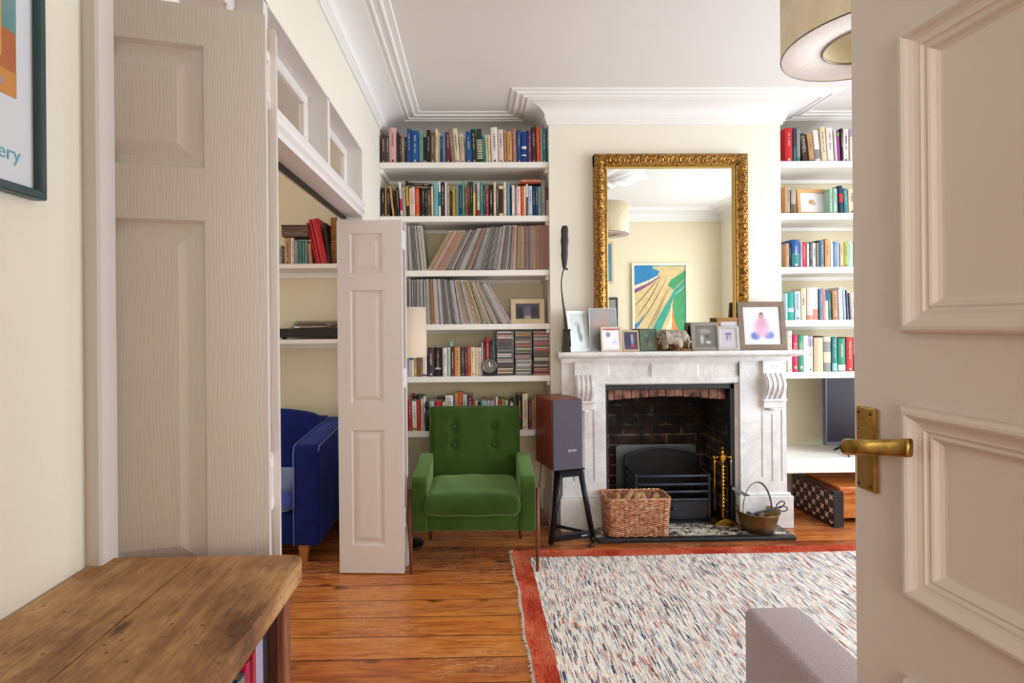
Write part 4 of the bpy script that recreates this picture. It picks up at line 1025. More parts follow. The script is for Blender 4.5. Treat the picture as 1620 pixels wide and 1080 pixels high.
# wicker log basket
wk = NT('woven_willow'); n = wk.noise(wk.map(scale=(1, 1, 1.5)), 34, 5, .7); r_ = wk.n('TexVoronoi')
cell = wk.voro(wk.map(scale=(1, 1, 2.0)), 62, 'Color'); sp_ = wk.n('SeparateColor'); wk.put(sp_.inputs[0], cell)
c = wk.ramp(wk.math('ADD', wk.math('MULTIPLY', n, .72), wk.math('MULTIPLY', sp_.outputs[0], .28)), [(.3, '#8a4a30'), (.45, '#bf7a54'), (.56, '#d9a078'), (.7, '#ecc8a4')])
M['willow'] = wk.set(color=c, rough=.5)
bx, by = (PX(961, 3.40) + PX(1058, 3.40)) / 2, 3.51
bk = empty('log_basket', (bx, by, HZ + .0015), 0, 'rectangular woven wicker log basket with firewood on the hearth', 'basket')
def rrect(hw, hd, r, n=6):
    pts = []
    for (sx, sy, a0) in ((1, -1, -pi / 2), (1, 1, 0), (-1, 1, pi / 2), (-1, -1, pi)):
        for k in range(n + 1):
            a = a0 + pi / 2 * k / n; pts.append((sx * (hw - r) + r * cos(a), sy * (hd - r) + r * sin(a)))
    return pts
def resample(pts, n):
    L_ = [0]; m = len(pts)
    for i in range(m): L_.append(L_[-1] + hypot(pts[(i + 1) % m][0] - pts[i][0], pts[(i + 1) % m][1] - pts[i][1]))
    out = []; tot = L_[-1]; j = 0
    for k in range(n):
        s = tot * k / n
        while L_[j + 1] < s: j += 1
        t = (s - L_[j]) / max(1e-9, L_[j + 1] - L_[j]); p, q = pts[j], pts[(j + 1) % m]
        d = hypot(q[0] - p[0], q[1] - p[1]) or 1
        out.append((p[0] + (q[0] - p[0]) * t, p[1] + (q[1] - p[1]) * t, (q[1] - p[1]) / d, -(q[0] - p[0]) / d))
    return out
b = MB(); ROWS = 33; ST = 36; HB = .235
def bsize(z): t = z / HB; return (.192 + .014 * t, .093 + .010 * t)
for r in range(ROWS):
    z = .006 + r * (HB - .010) / ROWS; hw, hd = bsize(z); pts = resample(rrect(hw, hd, .035), ST * 2)
    path_ = []
    for i, (x_, y_, nx, ny) in enumerate(pts):
        o_ = .0042 * sin(pi * (i / 2 + (r % 2) + .5 * 0)) if False else .0040 * (1 if ((i // 1 + r * 2 // 2 * 1) % 2 == (r % 2)) else -1) * 1
        o_ = .0066 * cos(pi * (i * .5 + r))
        path_.append((x_ + nx * o_, y_ + ny * o_, z + rb.uniform(-.0006, .0006)))
    b.tube(path_, .0033, 6, closed=True)
b.build('woven_wall', M['willow'], bk)
b = MB()
for (x_, y_, nx, ny) in resample(rrect(*bsize(0), .035), ST):
    k = bsize(HB)[0] / bsize(0)[0]; b.tube([(x_, y_, 0), (x_ * k, y_ * (bsize(HB)[1] / bsize(0)[1]), HB)], .0030, 6)
b.build('stakes', M['willow'], bk)
b = MB(); pts = resample(rrect(*bsize(HB), .035), 150)
for ph in (0, pi * 2 / 3, pi * 4 / 3):
    b.tube([(x_ + nx * .007 * cos(i * .55 + ph), y_ + ny * .007 * cos(i * .55 + ph), HB + .004 + .007 * sin(i * .55 + ph)) for i, (x_, y_, nx, ny) in enumerate(pts)], .0045, 6, closed=True)
b.build('braided_rim', M['willow'], bk)
b = MB(); b.box(-.18, .18, -.085, .085, .001, .008); b.build('basket_base', M['willow'], bk)
hb_ = MB()
lw = [mat('split_wood', '#c49a68', .8, bump=.3, bscale=30, noise=.3, nscale=12, stretch=(1, 1, 6)), mat('bark', '#b48a60', .9, bump=.6, bscale=40)]
logs = [(-.10, -.015, .165, 20, 6), (-.050, .005, .195, -15, 10), (.015, .01, .160, 10, 4), (.060, .005, .185, 25, 14), (.115, .01, .165, -20, 5), (-.135, .03, .160, 5, 3)]
for i, (lx, ly, lz, rz_, tl) in enumerate(logs):
    b = MB(); r1 = .034; poly = [(r1 * cos(a), r1 * sin(a)) for a in [-.2 + 1.9 * k / 6 for k in range(7)]] + [(-.006, -.010)]
    b.prism(poly, -.085, .085, 'X'); b.mi = [0] * 2 + [1] * 6 + [0] * 2
    o = b.build('firewood_log', lw); o.location = (bx + lx, by + ly, HZ + lz); o.rotation_euler = (radians(25 * i), radians(-55 + tl * 3), radians(rz_ + 60))
    tag(o, ['pale firewood piece at the left end of the wicker basket', 'pale firewood wedge sticking up highest, left of middle in the basket', 'firewood piece low in the middle of the wicker basket', 'orange brown firewood wedge standing right of middle in the basket', 'firewood piece at the right end of the wicker basket', 'firewood piece against the left back corner of the basket'][i], 'firewood', 'split logs in the basket')
# ------------------------------------------------------------ gilt mirror over the mantel
gilt = NT('antique_gilt'); n = gilt.noise(scale=60, detail=5)
M['gilt'] = gilt.set(color=gilt.ramp(n, [(.35, '#5e3f16'), (.62, '#bd8c48')]), metal=.85, rough=.36)
mx0, mx1, mz0, mz1 = PX(942, 3.66), PX(1183.5, 3.66), ZM + .001, PZ(1063, 244, 3.66)
mr = empty('wall_mirror', ((mx0 + mx1) / 2, 3.6635, mz0), 0, 'large rectangular mirror in an ornate gilt frame standing on the mantel', 'mirror')
mw, mh = mx1 - mx0, mz1 - mz0; FW = .082
def orn(s, p):
    """carved acanthus relief: s metres along the frame, p 0..1 across"""
    prof = .020 + .014 * sin(pi * min(1, max(0, (p - .02) / .8))) if p < .8 else .020 - .012 * (p - .8) / .2
    if .05 < p < .74:
        q = (p - .05) / .69; period = .060; u = (s % period) / period - .5
        lobe = abs(sin(2 * pi * (u * 1.5 + .9 * (q - .5) ** 2))) * (1 - abs(2 * q - 1) ** 3)
        curl = cos(18 * hypot(u * 1.1, q - .55) - 2.5 * atan2(q - .55, u + .001))
        prof += .008 * lobe + .006 * curl * (1 - abs(2 * q - 1) ** 2)
    return prof
def frame_side(mb, L_, T):
    n = int(L_ / .0045); m = 20; vs = []; fs = []
    for i in range(n + 1):
        for j in range(m + 1):
            p = j / m; off = FW * p
            s = off + (L_ - 2 * off) * i / n
            vs.append(T @ Vector((s, -orn(s, p) , off)))
    for i in range(n):
        for j in range(m): a = i * (m + 1) + j; fs.append((a, a + m + 1, a + m + 2, a + 1))
    mb.add(vs, fs, 0, True)
b = MB()
R_ = lambda a: Matrix.Rotation(a, 4, 'Y')
frame_side(b, mw, Matrix.Translation((-mw / 2, 0, 0)))
frame_side(b, mh, Matrix.Translation((mw / 2, 0, 0)) @ R_(-pi / 2))
frame_side(b, mw, Matrix.Translation((mw / 2, 0, mh)) @ R_(pi))
frame_side(b, mh, Matrix.Translation((-mw / 2, 0, mh)) @ R_(pi / 2))
for (x0, x1, z0, z1) in ((-mw / 2, mw / 2, 0, FW), (-mw / 2, mw / 2, mh - FW, mh), (-mw / 2, -mw / 2 + FW, 0, mh), (mw / 2 - FW, mw / 2, 0, mh)):
    b.box(x0, x1, -.018, .036, z0, z1)
b.build('frame', M['gilt'], mr)
b = MB(); k = FW
for (x0, x1, z0, z1) in ((-mw / 2 + k, mw / 2 - k, k, k + .008), (-mw / 2 + k, mw / 2 - k, mh - k - .008, mh - k), (-mw / 2 + k, -mw / 2 + k + .008, k, mh - k), (mw / 2 - k - .008, mw / 2 - k, k, mh - k)): b.bbox(x0, x1, -.012, .02, z0, z1, .003)
b.build('inner_slip', mat('bright_gilt', '#d8b25c', .3, .8), mr)
b = MB(); b.box(-mw / 2 + FW - .005, mw / 2 - FW + .005, .010, .014, FW - .005, mh - FW + .005); b.build('mirror_glass', mat('mirror_silver', '#f4f6f2', .0, 1.0), mr)

# ------------------------------------------------------------ things on the mantel shelf
ZT = ZM + .0006
def mantel_frame(x0, x1, yt, Y, fw, mf, mp, lab, tilt=9, rz=0, mount=0, fd=.014, mm=None, yb=555):
    a = P(x0, yb, Y); e = P(x1, yb, Y); t = P((x0 + x1) / 2, yt, Y)
    return picture('photo_frame', lab, 'photo frame', ((a.x + e.x) / 2, Y, ZT), (e.x - a.x) / cos(radians(rz)), (t.z - ZT) / cos(radians(tilt)), fw, fd, mf, mp, tilt, rz, mount, mm)
silver = mat('silver_frame', '#c9c9c9', .3, .7); greyw = mat('grey_wood_frame', '#9a948c', .5, noise=.15)
mantel_frame(902, 938, 491, 3.570, .022, mat('white_frame', '#dfe2e0', .4), blobs('photo_a', '#c5cfcc', [(.005, .01, .018, .06, '#7d7a80'), (.012, -.04, .02, .04, '#5c6468'), (-.01, .05, .02, .02, '#b9a6a2')]), 'white framed photo of a blurred figure, leaning beside the dark sculpture', 12, 24)
mantel_frame(933, 977, 487, 3.592, .004, mat('thin_white_frame', '#eceff2', .4), blobs('photo_b', '#a6acb4', [(-.01, .05, .07, .085, '#c2a8a0'), (0, .10, .06, .05, '#b5adab'), (-.02, -.08, .07, .09, '#6d6c70'), (.06, -.03, .03, .03, '#3d4a60')]), 'tall borderless photo of a blurred head, behind the pink topped frame', 5, 0, fd=.006)
mantel_frame(951.5, 985.5, 516.5, 3.545, .014, mat('pinkish_frame', '#dccab6', .4, noise=.1), blobs('photo_c', '#f3f3f8', [(-.02, .03, .02, .022, '#8a96ac'), (0, .07, .10, .015, '#c8525c'), (.02, -.02, .02, .02, '#e2e0ee')]), 'small cream frame with a pink edged pale photo', 8, 4)
mantel_frame(985.5, 1013, 522, 3.56, .013, mat('beige_frame', '#c8b08a', .4, noise=.1), blobs('photo_d', '#4c4664', [(-.02, .0, .03, .06, '#3d3a5c'), (.012, .01, .012, .045, '#8fa2c4'), (.012, .03, .008, .010, '#d09a8c'), (.012, -.035, .016, .014, '#c62a6c')]), 'small beige frame holding a photo with a bright pink spot', 10, 6)
mantel_frame(1013, 1041, 520, 3.57, .003, mat('dark_glass_frame', '#3c5448', .3), blobs('photo_e', '#5a7060', [(-.01, 0, .02, .055, '#4a5560'), (.012, -.03, .02, .03, '#7a7460'), (-.01, .03, .012, .012, '#8d8a88'), (.015, .04, .02, .02, '#3c6a4a')]), 'frameless dark green photo block beside the stone elephant', 8, 4, fd=.012)
mantel_frame(1096, 1138, 509.5, 3.575, .024, greyw, blobs('photo_f', '#7c7a76', [(0, .035, .05, .02, '#a3a09a'), (-.02, -.02, .015, .04, '#c6c4be'), (.015, 0, .014, .012, '#4c4a48'), (.02, -.04, .02, .012, '#d6d3cc')]), 'grey wooden frame with a black and white photo, right of the elephant', 9, -8)
mantel_frame(1137, 1176, 502, 3.587, .027, mat('oak_frame', '#b07840', .45, noise=.2, stretch=(1, 1, 4)), blobs('photo_g', '#dcd6dc', [(0, 0, .02, .03, '#b0a6b8')]), 'brown wooden frame standing behind the silver frame', 6, -6)
mantel_frame(1138, 1170, 516, 3.545, .018, silver, blobs('photo_h', '#cfc9d2', [(-.008, .008, .009, .03, '#8f92aa'), (.010, .008, .009, .03, '#a8a6b4'), (0, .03, .03, .012, '#8c7f9e')]), 'ribbed silver photo frame in front of the brown wooden one', 9, -8)
mantel_frame(1172, 1245, 476.5, 3.565, .036, mat('driftwood_frame', '#86705c', .6, noise=.25, nscale=14, bump=.2), blobs('photo_i', '#dfe0e4', [(-.045, -.068, .040, .034, '#6a7cc0'), (.045, -.066, .046, .030, '#7684c4'), (.0, -.01, .064, .088, '#dcaeca'), (0, .022, .032, .05, '#d2a0bc'), (-.002, .068, .022, .026, '#b8978c'), (.0, .082, .016, .012, '#8a7468'), (.062, -.045, .014, .010, '#98a4d4')]), 'largest photo frame, brown wood around a blurred toddler in pink', 7, -3, 0, .018)

# long-necked dark wood sculpture
e = empty('tall_sculpture', (PX(897, 3.58), 3.58, ZT), 0, 'tall dark wooden sculpture with thin curved neck at the mantel end', 'sculpture')
dw = mat('ebony_wood', '#2e2522', .45, noise=.3, nscale=20, bump=.15)
b = MB(); b.lathe([(0, 0), (.046, 0), (.047, .006), (.043, .03), (.037, .09), (.033, .135), (.036, .140), (.036, .150), (.030, .153), (.028, .146), (0, .146)], 4, T=Matrix.Rotation(radians(30), 4, 'Z'), smooth=False); bevel(b.build('vase_base', dw, e), .003, 2)
s_ = 3.58 / 850
pts = [(0, 0, .145)]
for (px_, py_) in ((896, 520), (894, 500), (891, 480), (888.5, 460), (888, 445), (890, 432), (892.5, 424)):
    p = P(px_, py_, 3.58); pts.append((p.x - e.location.x, 0, p.z - ZT))
b = MB(); b.tube(pts, [.019, .013, .009, .0060, .0045, .004, .004, .005], 10); b.build('neck', dw, e)
p0 = P(893, 426, 3.58); p1 = P(890.5, 357, 3.58)
b = MB(); N = 16; vs = []; fs = []
wd = [.010, .017, .022, .026, .030, .031, .030, .031, .032, .033, .034, .034, .034, .034, .033, .030, .020]
for i in range(N + 1):
    t = i / N; cx_ = p0.x + (p1.x + .012 - p0.x) * t - e.location.x; z = p0.z + (p1.z - p0.z) * t - ZT; w_ = wd[i] * .78 * (1 + .06 * sin(t * 22))
    for k in range(8):
        a = 2 * pi * k / 8 + .4; vs.append((cx_ + w_ * cos(a), .008 * sin(a), z))
for i in range(N):
    for k in range(8): l = (k + 1) % 8; fs.append((i * 8 + k, i * 8 + l, (i + 1) * 8 + l, (i + 1) * 8 + k))
fs += [tuple(range(8))[::-1], tuple(N * 8 + k for k in range(8))]
b.add(vs, fs, 0, True); b.sphere((p0.x - e.location.x + .016, 0, p0.z - ZT + .002), .008, 8, 6); b.build('blade_head', dw, e)
b = MB(); b.bbox(-.018, .018, -.012, .012, 0, .115, .004); o = b.build('wooden_box', dw); o.location = (PX(907, 3.63), 3.63, ZT); tag(o, 'small dark block standing behind the leaning white frame', 'ornament')

# stone elephant: body, legs, head, trunk, ears grown as one skinned surface plus lattice relief in the material
def skin_obj(name, nodes, edges, m, parent=None, lv=2):
    me = bpy.data.meshes.new(name); me.from_pydata([n_[:3] for n_ in nodes], edges, []); me.materials.append(m)
    o = bpy.data.objects.new(name, me); COL.objects.link(o)
    sk_ = o.modifiers.new('k', 'SKIN'); sk_.use_smooth_shade = True; subsurf(o, lv)
    for i, n_ in enumerate(nodes):
        d = me.skin_vertices[0].data[i]; r = n_[3]; d.radius = r if hasattr(r, '__len__') else (r, r)
        d.use_root = (i == 0)
    if parent: o.parent = parent
    return o
g = NT('carved_soapstone'); d = g.voro(scale=170, out='Distance'); r1 = g.ramp(d, [(.38, 0.0), (.50, 1.0)])
c = g.mix(r1, '#4a3c32', '#bdae9c'); x, y, z = g.xyz(); g.bump(r1, .8, .004)
plain = g.ramp(g.math('SUBTRACT', g.math('ABSOLUTE', g.math('SUBTRACT', x, .028)), 0.0), [(.010, 1.0), (.016, 0.0)])
M['soapstone'] = g.set(color=g.mix(plain, c, '#b9ab98'), rough=.5)
el = empty('elephant_figurine', (PX(1067, 3.56), 3.56, ZT), 0, 'carved grey stone elephant with a lattice pattern on the mantel', 'figurine')
def limb(px_, y_): return (px_, y_)
nodes = [(-.020, 0, .098, (.050, .046)), (-.052, 0, .092, (.047, .042)), (.018, 0, .100, (.046, .042)), (.048, 0, .108, (.034, .034)), (.073, 0, .100, (.033, .030)), (.090, 0, .070, .017), (.094, 0, .044, .011), (.090, 0, .022, .008),
         (-.068, -.022, .045, .021), (-.070, -.024, .008, .020), (-.058, .022, .045, .019), (-.058, .024, .008, .018), (.026, -.024, .045, .020), (.030, -.026, .008, .019), (.040, .024, .045, .018), (.044, .024, .008, .018), (-.096, 0, .085, .006), (-.102, 0, .050, .005)]
edges = [(0, 1), (0, 2), (2, 3), (3, 4), (4, 5), (5, 6), (6, 7), (1, 8), (8, 9), (1, 10), (10, 11), (2, 12), (12, 13), (2, 14), (14, 15), (1, 16), (16, 17)]
skin_obj('body', nodes, edges, M['soapstone'], el, 2)
for s__ in (-1, 1):
    b = MB(); b.sphere((.050, s__ * .036, .098), .034, 14, 8, sc=(.78, .20, 1.1)); b.build('ear', M['soapstone'], el)
    b = MB(); b.tube([(.086, s__ * .016, .072), (.100, s__ * .018, .058), (.112, s__ * .017, .060)], [.005, .004, .001], 8); b.build('tusk', mat('tusk_white', '#e2d8c4', .4), el)
b = MB(); rc = random.Random(9)
for k in range(5):
    a = k * .5 - 1; b.tube([(-.055 + k * .024, .004 * sin(k * 2), .006), (-.042 + k * .024, -.008, .012 + .004 * (k % 2)), (-.028 + k * .026, .002, .006)], [.004, .008, .003], 8)
b.tube([(-.06, 0, .006), (.0, -.008, .010), (.055, .004, .007), (.072, .0, .004)], [.003, .006, .006, .001], 8)
o = b.build('carved_twig', mat('rust_wood', '#a4623c', .6, noise=.35, nscale=40, bump=.4)); o.location = (PX(1082, 3.515), 3.515, ZT)
tag(o, 'curled reddish brown wooden twig lying in front of the elephant', 'ornament')

# ------------------------------------------------------------ green armchair
def velvet(name, c, dark, scale=6):
    g = NT(name); n = g.noise(scale=scale, detail=4); n2 = g.noise(scale=150, detail=2)
    lw = g.n('LayerWeight'); lw.inputs[0].default_value = .35
    col = g.mix(g.ramp(n, [(.4, 0.0), (.65, .55)]), c, dark)
    g.bump(g.math('ADD', g.math('MULTIPLY', n2, .2), g.math('MULTIPLY', g.noise(scale=9, detail=3), .5)), .25, .006)
    m = g.set(color=col, rough=.85, sheen=.8, spec=.15); g.b.inputs['Sheen Roughness'].default_value = .42
    g.b.inputs['Sheen Tint'].default_value = lin('#bfe498') if 'green' in name else lin('#5563b0'); return m
M['velvet'] = velvet('green_velvet', '#37501c', '#20360c')
ax_, ay_ = -.018, 3.035
ac = empty('armchair', (ax_, ay_, 0), radians(-.8), 'green velvet armchair with buttoned back and slim wooden legs', 'armchair')
HW = .352
def soft(mb_args, name, w=.02, lv=0, parent=ac, m=None, seg=4):
    b = MB(); b.box(*mb_args); o = b.build(name, m or M['velvet'], parent); bevel(shade(o), w, seg); return o
def arm(s):
    """upholstered arm: box whose top slopes down to the front"""
    x0, x1 = (s * HW, s * (HW - .088)); xa, xb = min(x0, x1), max(x0, x1)
    pr = [(.0, .225), (.0, .505), (.03, .530), (.42, .575), (.44, .565), (.44, .225)]
    b = MB(); b.prism(pr, xa, xb, 'X'); o = b.build('arm', M['velvet'], ac, fix=True); bevel(shade(o), .018, 4); return o
arm(-1); arm(1)
soft((-HW + .086, HW - .086, .012, .46, .225, .325), 'seat_base', .012)
# seat cushion: crowned box
def cushion(x0, x1, y0, y1, z0, z1, name, m, parent, crown=.02, nx=14, ny=14, T=None, r=.035, puck=0):
    vs = []; fs = []; 
    def add_grid(z, s):
        o = len(vs)
        for j in range(ny + 1):
            for i in range(nx + 1):
                u = i / nx * 2 - 1; v = j / ny * 2 - 1
                # rounded edges: shift height near edges
                eu = max(0, (abs(u) - (1 - 2 * r / (x1 - x0))) / (2 * r / (x1 - x0))); ev = max(0, (abs(v) - (1 - 2 * r / (y1 - y0))) / (2 * r / (y1 - y0)))
                dd = min(1, hypot(eu, ev)); drop = r * .55 * (1 - sqrt(max(0, 1 - dd * dd)))
                vs.append(((x0 + x1) / 2 + u * (x1 - x0) / 2, (y0 + y1) / 2 + v * (y1 - y0) / 2, z + s * (crown * (1 - u * u) * (1 - v * v) - drop) + puck * sin(u * 9 + v * 3) * .002))
        for j in range(ny):
            for i in range(nx):
                a = o + j * (nx + 1) + i; f = (a, a + 1, a + nx + 2, a + nx + 1); fs.append(f if s > 0 else f[::-1])
        return o
    t = add_grid(z1, 1); q = add_grid(z0, -1); W_ = nx + 1
    per = [i for i in range(nx)] + [nx + j * W_ for j in range(ny)] + [ny * W_ + nx - i for i in range(nx)] + [(ny - j) * W_ for j in range(ny)]
    for a, c_ in zip(per, per[1:] + per[:1]): fs.append((t + c_, t + a, q + a, q + c_))
    b = MB(); b.add([T @ Vector(v) for v in vs] if T else vs, fs, 0, True); o = b.build(name, m, parent, fix=True); subsurf(o, 2); return o
cushion(-HW + .072, HW - .085, -.030, .46, .315, .435, 'seat_cushion', M['velvet'], ac, crown=.022, r=.03, puck=1)
# reclined back with buttons
TB = Matrix.Translation((0, .405, .29)) @ Matrix.Rotation(radians(-12), 4, 'X')
BWd, BH = .292, .575
b = MB(); nx, nz = 44, 44; vs = []; fs = []
btn = [(-.135, .195 + .25), (.127, .195 + .25), (-.130, .33), (.128, .33)]
for j in range(nz + 1):
    for i in range(nx + 1):
        u = i / nx * 2 - 1; v = j / nz; x = u * BWd * (1.0 - .03 * (1 - v)); z = v * BH
        eu = max(0, (abs(u) - .9) / .1); ev = max(0, (v - .94) / .06); dd = min(1, hypot(eu, ev))
        y = -.055 - .012 * (1 - u * u) + .030 * (1 - sqrt(max(0, 1 - dd * dd)))
        for (bx_, bz_) in btn:
            d = hypot(x - bx_, z - bz_); y += .015 * math.exp(-(d / .028) ** 2) + .006 * math.exp(-(abs(x - bx_) / .02) ** 2) * math.exp(-(abs(z - bz_) / .09) ** 2)
        vs.append(TB @ Vector((x, y, z)))
W_ = nx + 1; o0 = len(vs)
for j in range(nz + 1):
    for i in range(nx + 1):
        u = i / nx * 2 - 1; v = j / nz; vs.append(TB @ Vector((u * BWd * (1.0 - .03 * (1 - v)), .055, v * BH)))
for j in range(nz):
    for i in range(nx):
        a = j * W_ + i; fs.append((a, a + 1, a + W_ + 1, a + W_)); fs.append((o0 + a + W_, o0 + a + W_ + 1, o0 + a + 1, o0 + a))
per = [i for i in range(nx)] + [nx + j * W_ for j in range(nz)] + [nz * W_ + nx - i for i in range(nx)] + [(nz - j) * W_ for j in range(nz)]
for a, c_ in zip(per, per[1:] + per[:1]): fs.append((c_, a, o0 + a, o0 + c_))
b.add(vs, fs, 0, True); bo = b.build('backrest', M['velvet'], ac, fix=True)
for (bx_, bz_) in btn:
    b = MB(); p = TB @ Vector((bx_, -.058, bz_)); b.sphere((p.x, p.y, p.z), .0125, 14, 8, sc=(1, .5, 1)); b.build('button', M['velvet'], bo)
b = MB(); b.tube([TB @ Vector(p) for p in [(-BWd * .97, -.046, .02), (-BWd, -.042, BH - .02), (-BWd + .015, -.042, BH - .002), (BWd - .015, -.042, BH - .002), (BWd, -.042, BH - .02), (BWd * .97, -.046, .02)]], .004, 6); b.build('piping', M['velvet'], bo)
wood_l = mat('walnut_leg', '#7a4128', .4, noise=.3, nscale=30, stretch=(1, 1, .2))
for s in (-1, 1):
    b = MB(); b.tube([(s * (HW + .012), .035, .46), (s * (HW + .010), .020, .22), (s * (HW + .002), -.020, .001)], [.010, .0135, .0075], 12); b.build('leg', wood_l, ac)
    b = MB(); b.tube([(s * (HW - .07), .40, .235), (s * (HW - .06), .47, .001)], [.014, .009], 12); b.build('leg', wood_l, ac)
    b = MB(); b.tube([(s * (HW + .012), .033, .44), (s * (HW + .012), .30, .40), (s * (HW + .010), .40, .235)], .008, 8); b.build('side_rail', wood_l, ac)
    b = MB(); b.tube([(s * (HW + .010), .40, .25), (s * (HW - .07), .40, .24)], .010, 8); b.build('side_rail', wood_l, ac)

# ------------------------------------------------------------ speaker on its stand
sw, sd, sh_, sz = .205, .285, .442, .475
sa = radians(15.5)
sp = empty('speaker', (.478, 3.345, sz), sa, 'cherry wood loudspeaker with a dark grille on a black stand', 'loudspeaker')
chw = woodgrain('cherry_veneer', '#4a150c', '#7a2918', '#94392a', 'Z', 1.0, .35)
b = MB(); b.bbox(0, sw, .022, sd, 0, sh_, .003); b.build('cabinet', chw, sp)
g = NT('grille_cloth'); vv = g.voro(scale=700); M['grille'] = g.set(color=g.ramp(vv, [(.2, '#3c3742'), (.7, '#5a5462')]), rough=.8)
b = MB(); b.bbox(.001, sw - .001, 0, .021, .001, sh_ - .001, .004); gg = b.build('grille', M['grille'], sp)
vs, fs = text_mesh('тесто', .021); vs, fs = text_mesh('TECOM', .017)
b = MB(); b.add([(.130 + v.x, -.0008 - v.z * .3, .120 + v.y) for v in vs], fs); b.build('logo', M['white'], gg)
st = empty('speaker_stand', (.575, 3.49, 0), sa, 'black metal tripod speaker stand beside the fireplace', 'speaker stand')
b = MB(); b.bbox(-.095, .090, -.11, .11, sz - .008, sz - .0006, .002); b.bbox(-.085, .080, -.10, -.066, sz - .050, sz - .010, .004); b.build('top_plate', M['dark'], st)
frame_m = mat('satin_black_steel', '#22232a', .32, .5)
for s, xx in ((-1, -.145), (1, .148)):
    b = MB(); b.tube([(s * .070, -.083, sz - .022), (xx, -.095 - .0, .018)], .0175, 16); b.tube([(xx, -.095, .020), (xx, -.095, .001)], [.007, .003], 10); b.build('leg', frame_m, st)
b = MB(); b.tube([(-.02, .07, sz - .015), (-.03, .12, .018)], .020, 16); b.tube([(-.03, .12, .02), (-.03, .12, .001)], [.007, .003], 10); b.build('leg', frame_m, st)
b = MB(); b.bbox(-.138, .140, -.105, -.085, .028, .068, .003); cb = b.build('crossbar', frame_m, st)
for s, xx in ((-1, -.140), (1, .142)):
    b = MB(); b.tube([(xx, -.09, .045), (-.03, .115, .045)], .011, 4, smooth=False); b.build('crossbar', frame_m, st)
vs, fs = text_mesh('alubad', .016); b = MB(); b.add([(.083 + v.x, -.1056 - v.z * .3, .048 + v.y) for v in vs], fs); b.build('logo', M['white'], cb)
b = MB(); b.tube([(.445, 3.665, sz + .12), (.440, 3.672, .40), (.425, 3.68, .25), (.44, 3.66, .06), (.42, 3.62, .006)], .003, 6); tag(b.build('speaker_cable', M['black']), 'thin black cable hanging behind the speaker stand', 'cable')
b = MB(); b.tube([(.70, 3.33, .012), (.735, 3.37, .012), (.742, 3.44, .012), (.738, 3.52, .012), (.745, 3.57, .012)], .007, 8); b.bbox(.725, .752, 3.40, 3.45, .002, .034, .005)
tag(b.build('power_cable', M['black']), 'black cable and plug on the floor left of the hearth', 'cable')

# ------------------------------------------------------------ floor lamp behind the folded doors
fl = empty('floor_lamp', (-.452, 3.43, 0), 0, 'floor lamp with a beige drum shade behind the green armchair', 'floor lamp')
b = MB(); b.lathe([(0, .001), (.108, .001), (.112, .008), (.10, .016), (.06, .022), (.045, .034), (.02, .044), (0, .046)], 36); b.build('base', M['dark'], fl)
b = MB(); b.tube([(0, 0, .04), (0, 0, 1.50)], .008, 12); b.sphere((0, 0, 1.53), .012, 10, 8); b.build('pole', M['dark'], fl)
b = MB(); b.lathe([(.141, 1.195), (.139, 1.508), (.137, 1.508), (.139, 1.195), (.141, 1.195)], 48); b.build('lamp_shade', mat('beige_linen', '#dcc7b0', .8, bump=.1, bscale=200), fl)
b = MB()
for k in range(3): a = 2 * pi * k / 3; b.tube([(0, 0, 1.49), (.138 * cos(a), .138 * sin(a), 1.50)], .002, 6)
b.build('shade_ring', M['dark'], fl)

# ------------------------------------------------------------ television, inlaid box and pine chest
tl = PX(1309, 3.75); tw = .86
tv = empty('television', (tl, 3.78, .4506), 0, 'black flat screen television standing on the white bench', 'television')
z0_, z1_ = .062, .598
b = MB(); b.bbox(0, tw, 0, .035, z0_, z1_, .004); b.bbox(.2, tw - .2, .035, .06, z0_ + .05, .4, .006); cs_ = b.build('casing', mat('tv_casing', '#3c4350', .35), tv)
b = MB(); b.box(.014, tw - .010, -.001, .001, z0_ + .026, z1_ - .010); b.build('screen', mat('tv_screen', '#1c141c', .32, spec=.22), tv)
for xx, s in ((.165, -1), (tw - .165, 1)):
    b = MB(); b.tube([(xx, .015, z0_ + .004), (xx + s * .03, -.01, .035), (xx + s * .065, -.095, .0065)], [.012, .010, .006], 8); b.tube([(xx, .015, z0_ + .004), (xx + s * .045, .09, .0065)], [.012, .006], 8); b.build('foot', M['dark'], tv)
g = NT('pearl_inlay'); x, y, z = g.xyz()
def star_grid(ox, oz, P_=.088):
    u = g.math('SUBTRACT', g.math('FRACT', g.math('DIVIDE', g.math('ADD', y, ox), P_)), .5); v = g.math('SUBTRACT', g.math('FRACT', g.math('DIVIDE', g.math('ADD', z, oz), P_)), .5)
    r = g.math('SQRT', g.math('ADD', g.math('MULTIPLY', u, u), g.math('MULTIPLY', v, v))); a = g.math('ARCTAN2', v, u)
    pet = g.math('MULTIPLY', .30, g.math('ABSOLUTE', g.math('COSINE', g.math('MULTIPLY', g.math('ADD', a, pi / 4), 2.0))))
    dots = g.math('LESS_THAN', r, g.math('SUBTRACT', pet, .04))
    return dots
s1 = star_grid(.02, .02); s2 = star_grid(.064, .064)
f = g.math('MAXIMUM', s1, s2)
n = g.noise(g.map(scale=(1, 3, 14)), 6, 5)
c = g.ramp(n, [(.35, '#1c0f0c'), (.65, '#4a2016')])
edge = g.math('MULTIPLY', g.math('GREATER_THAN', z, .020), g.math('LESS_THAN', z, .232))
M['inlay'] = g.set(color=g.mix(g.math('MULTIPLY', f, edge), c, '#dccfba'), rough=.35)
ib = empty('inlaid_box', (PX(1319, 3.585, 840), 3.585, .0006), radians(2.5), 'dark wooden box inlaid with white pearl flowers on the floor', 'box')
b = MB(); b.bbox(0, .070, 0, .44, 0, .243, .003); b.build('body', [M['inlay']], ib)
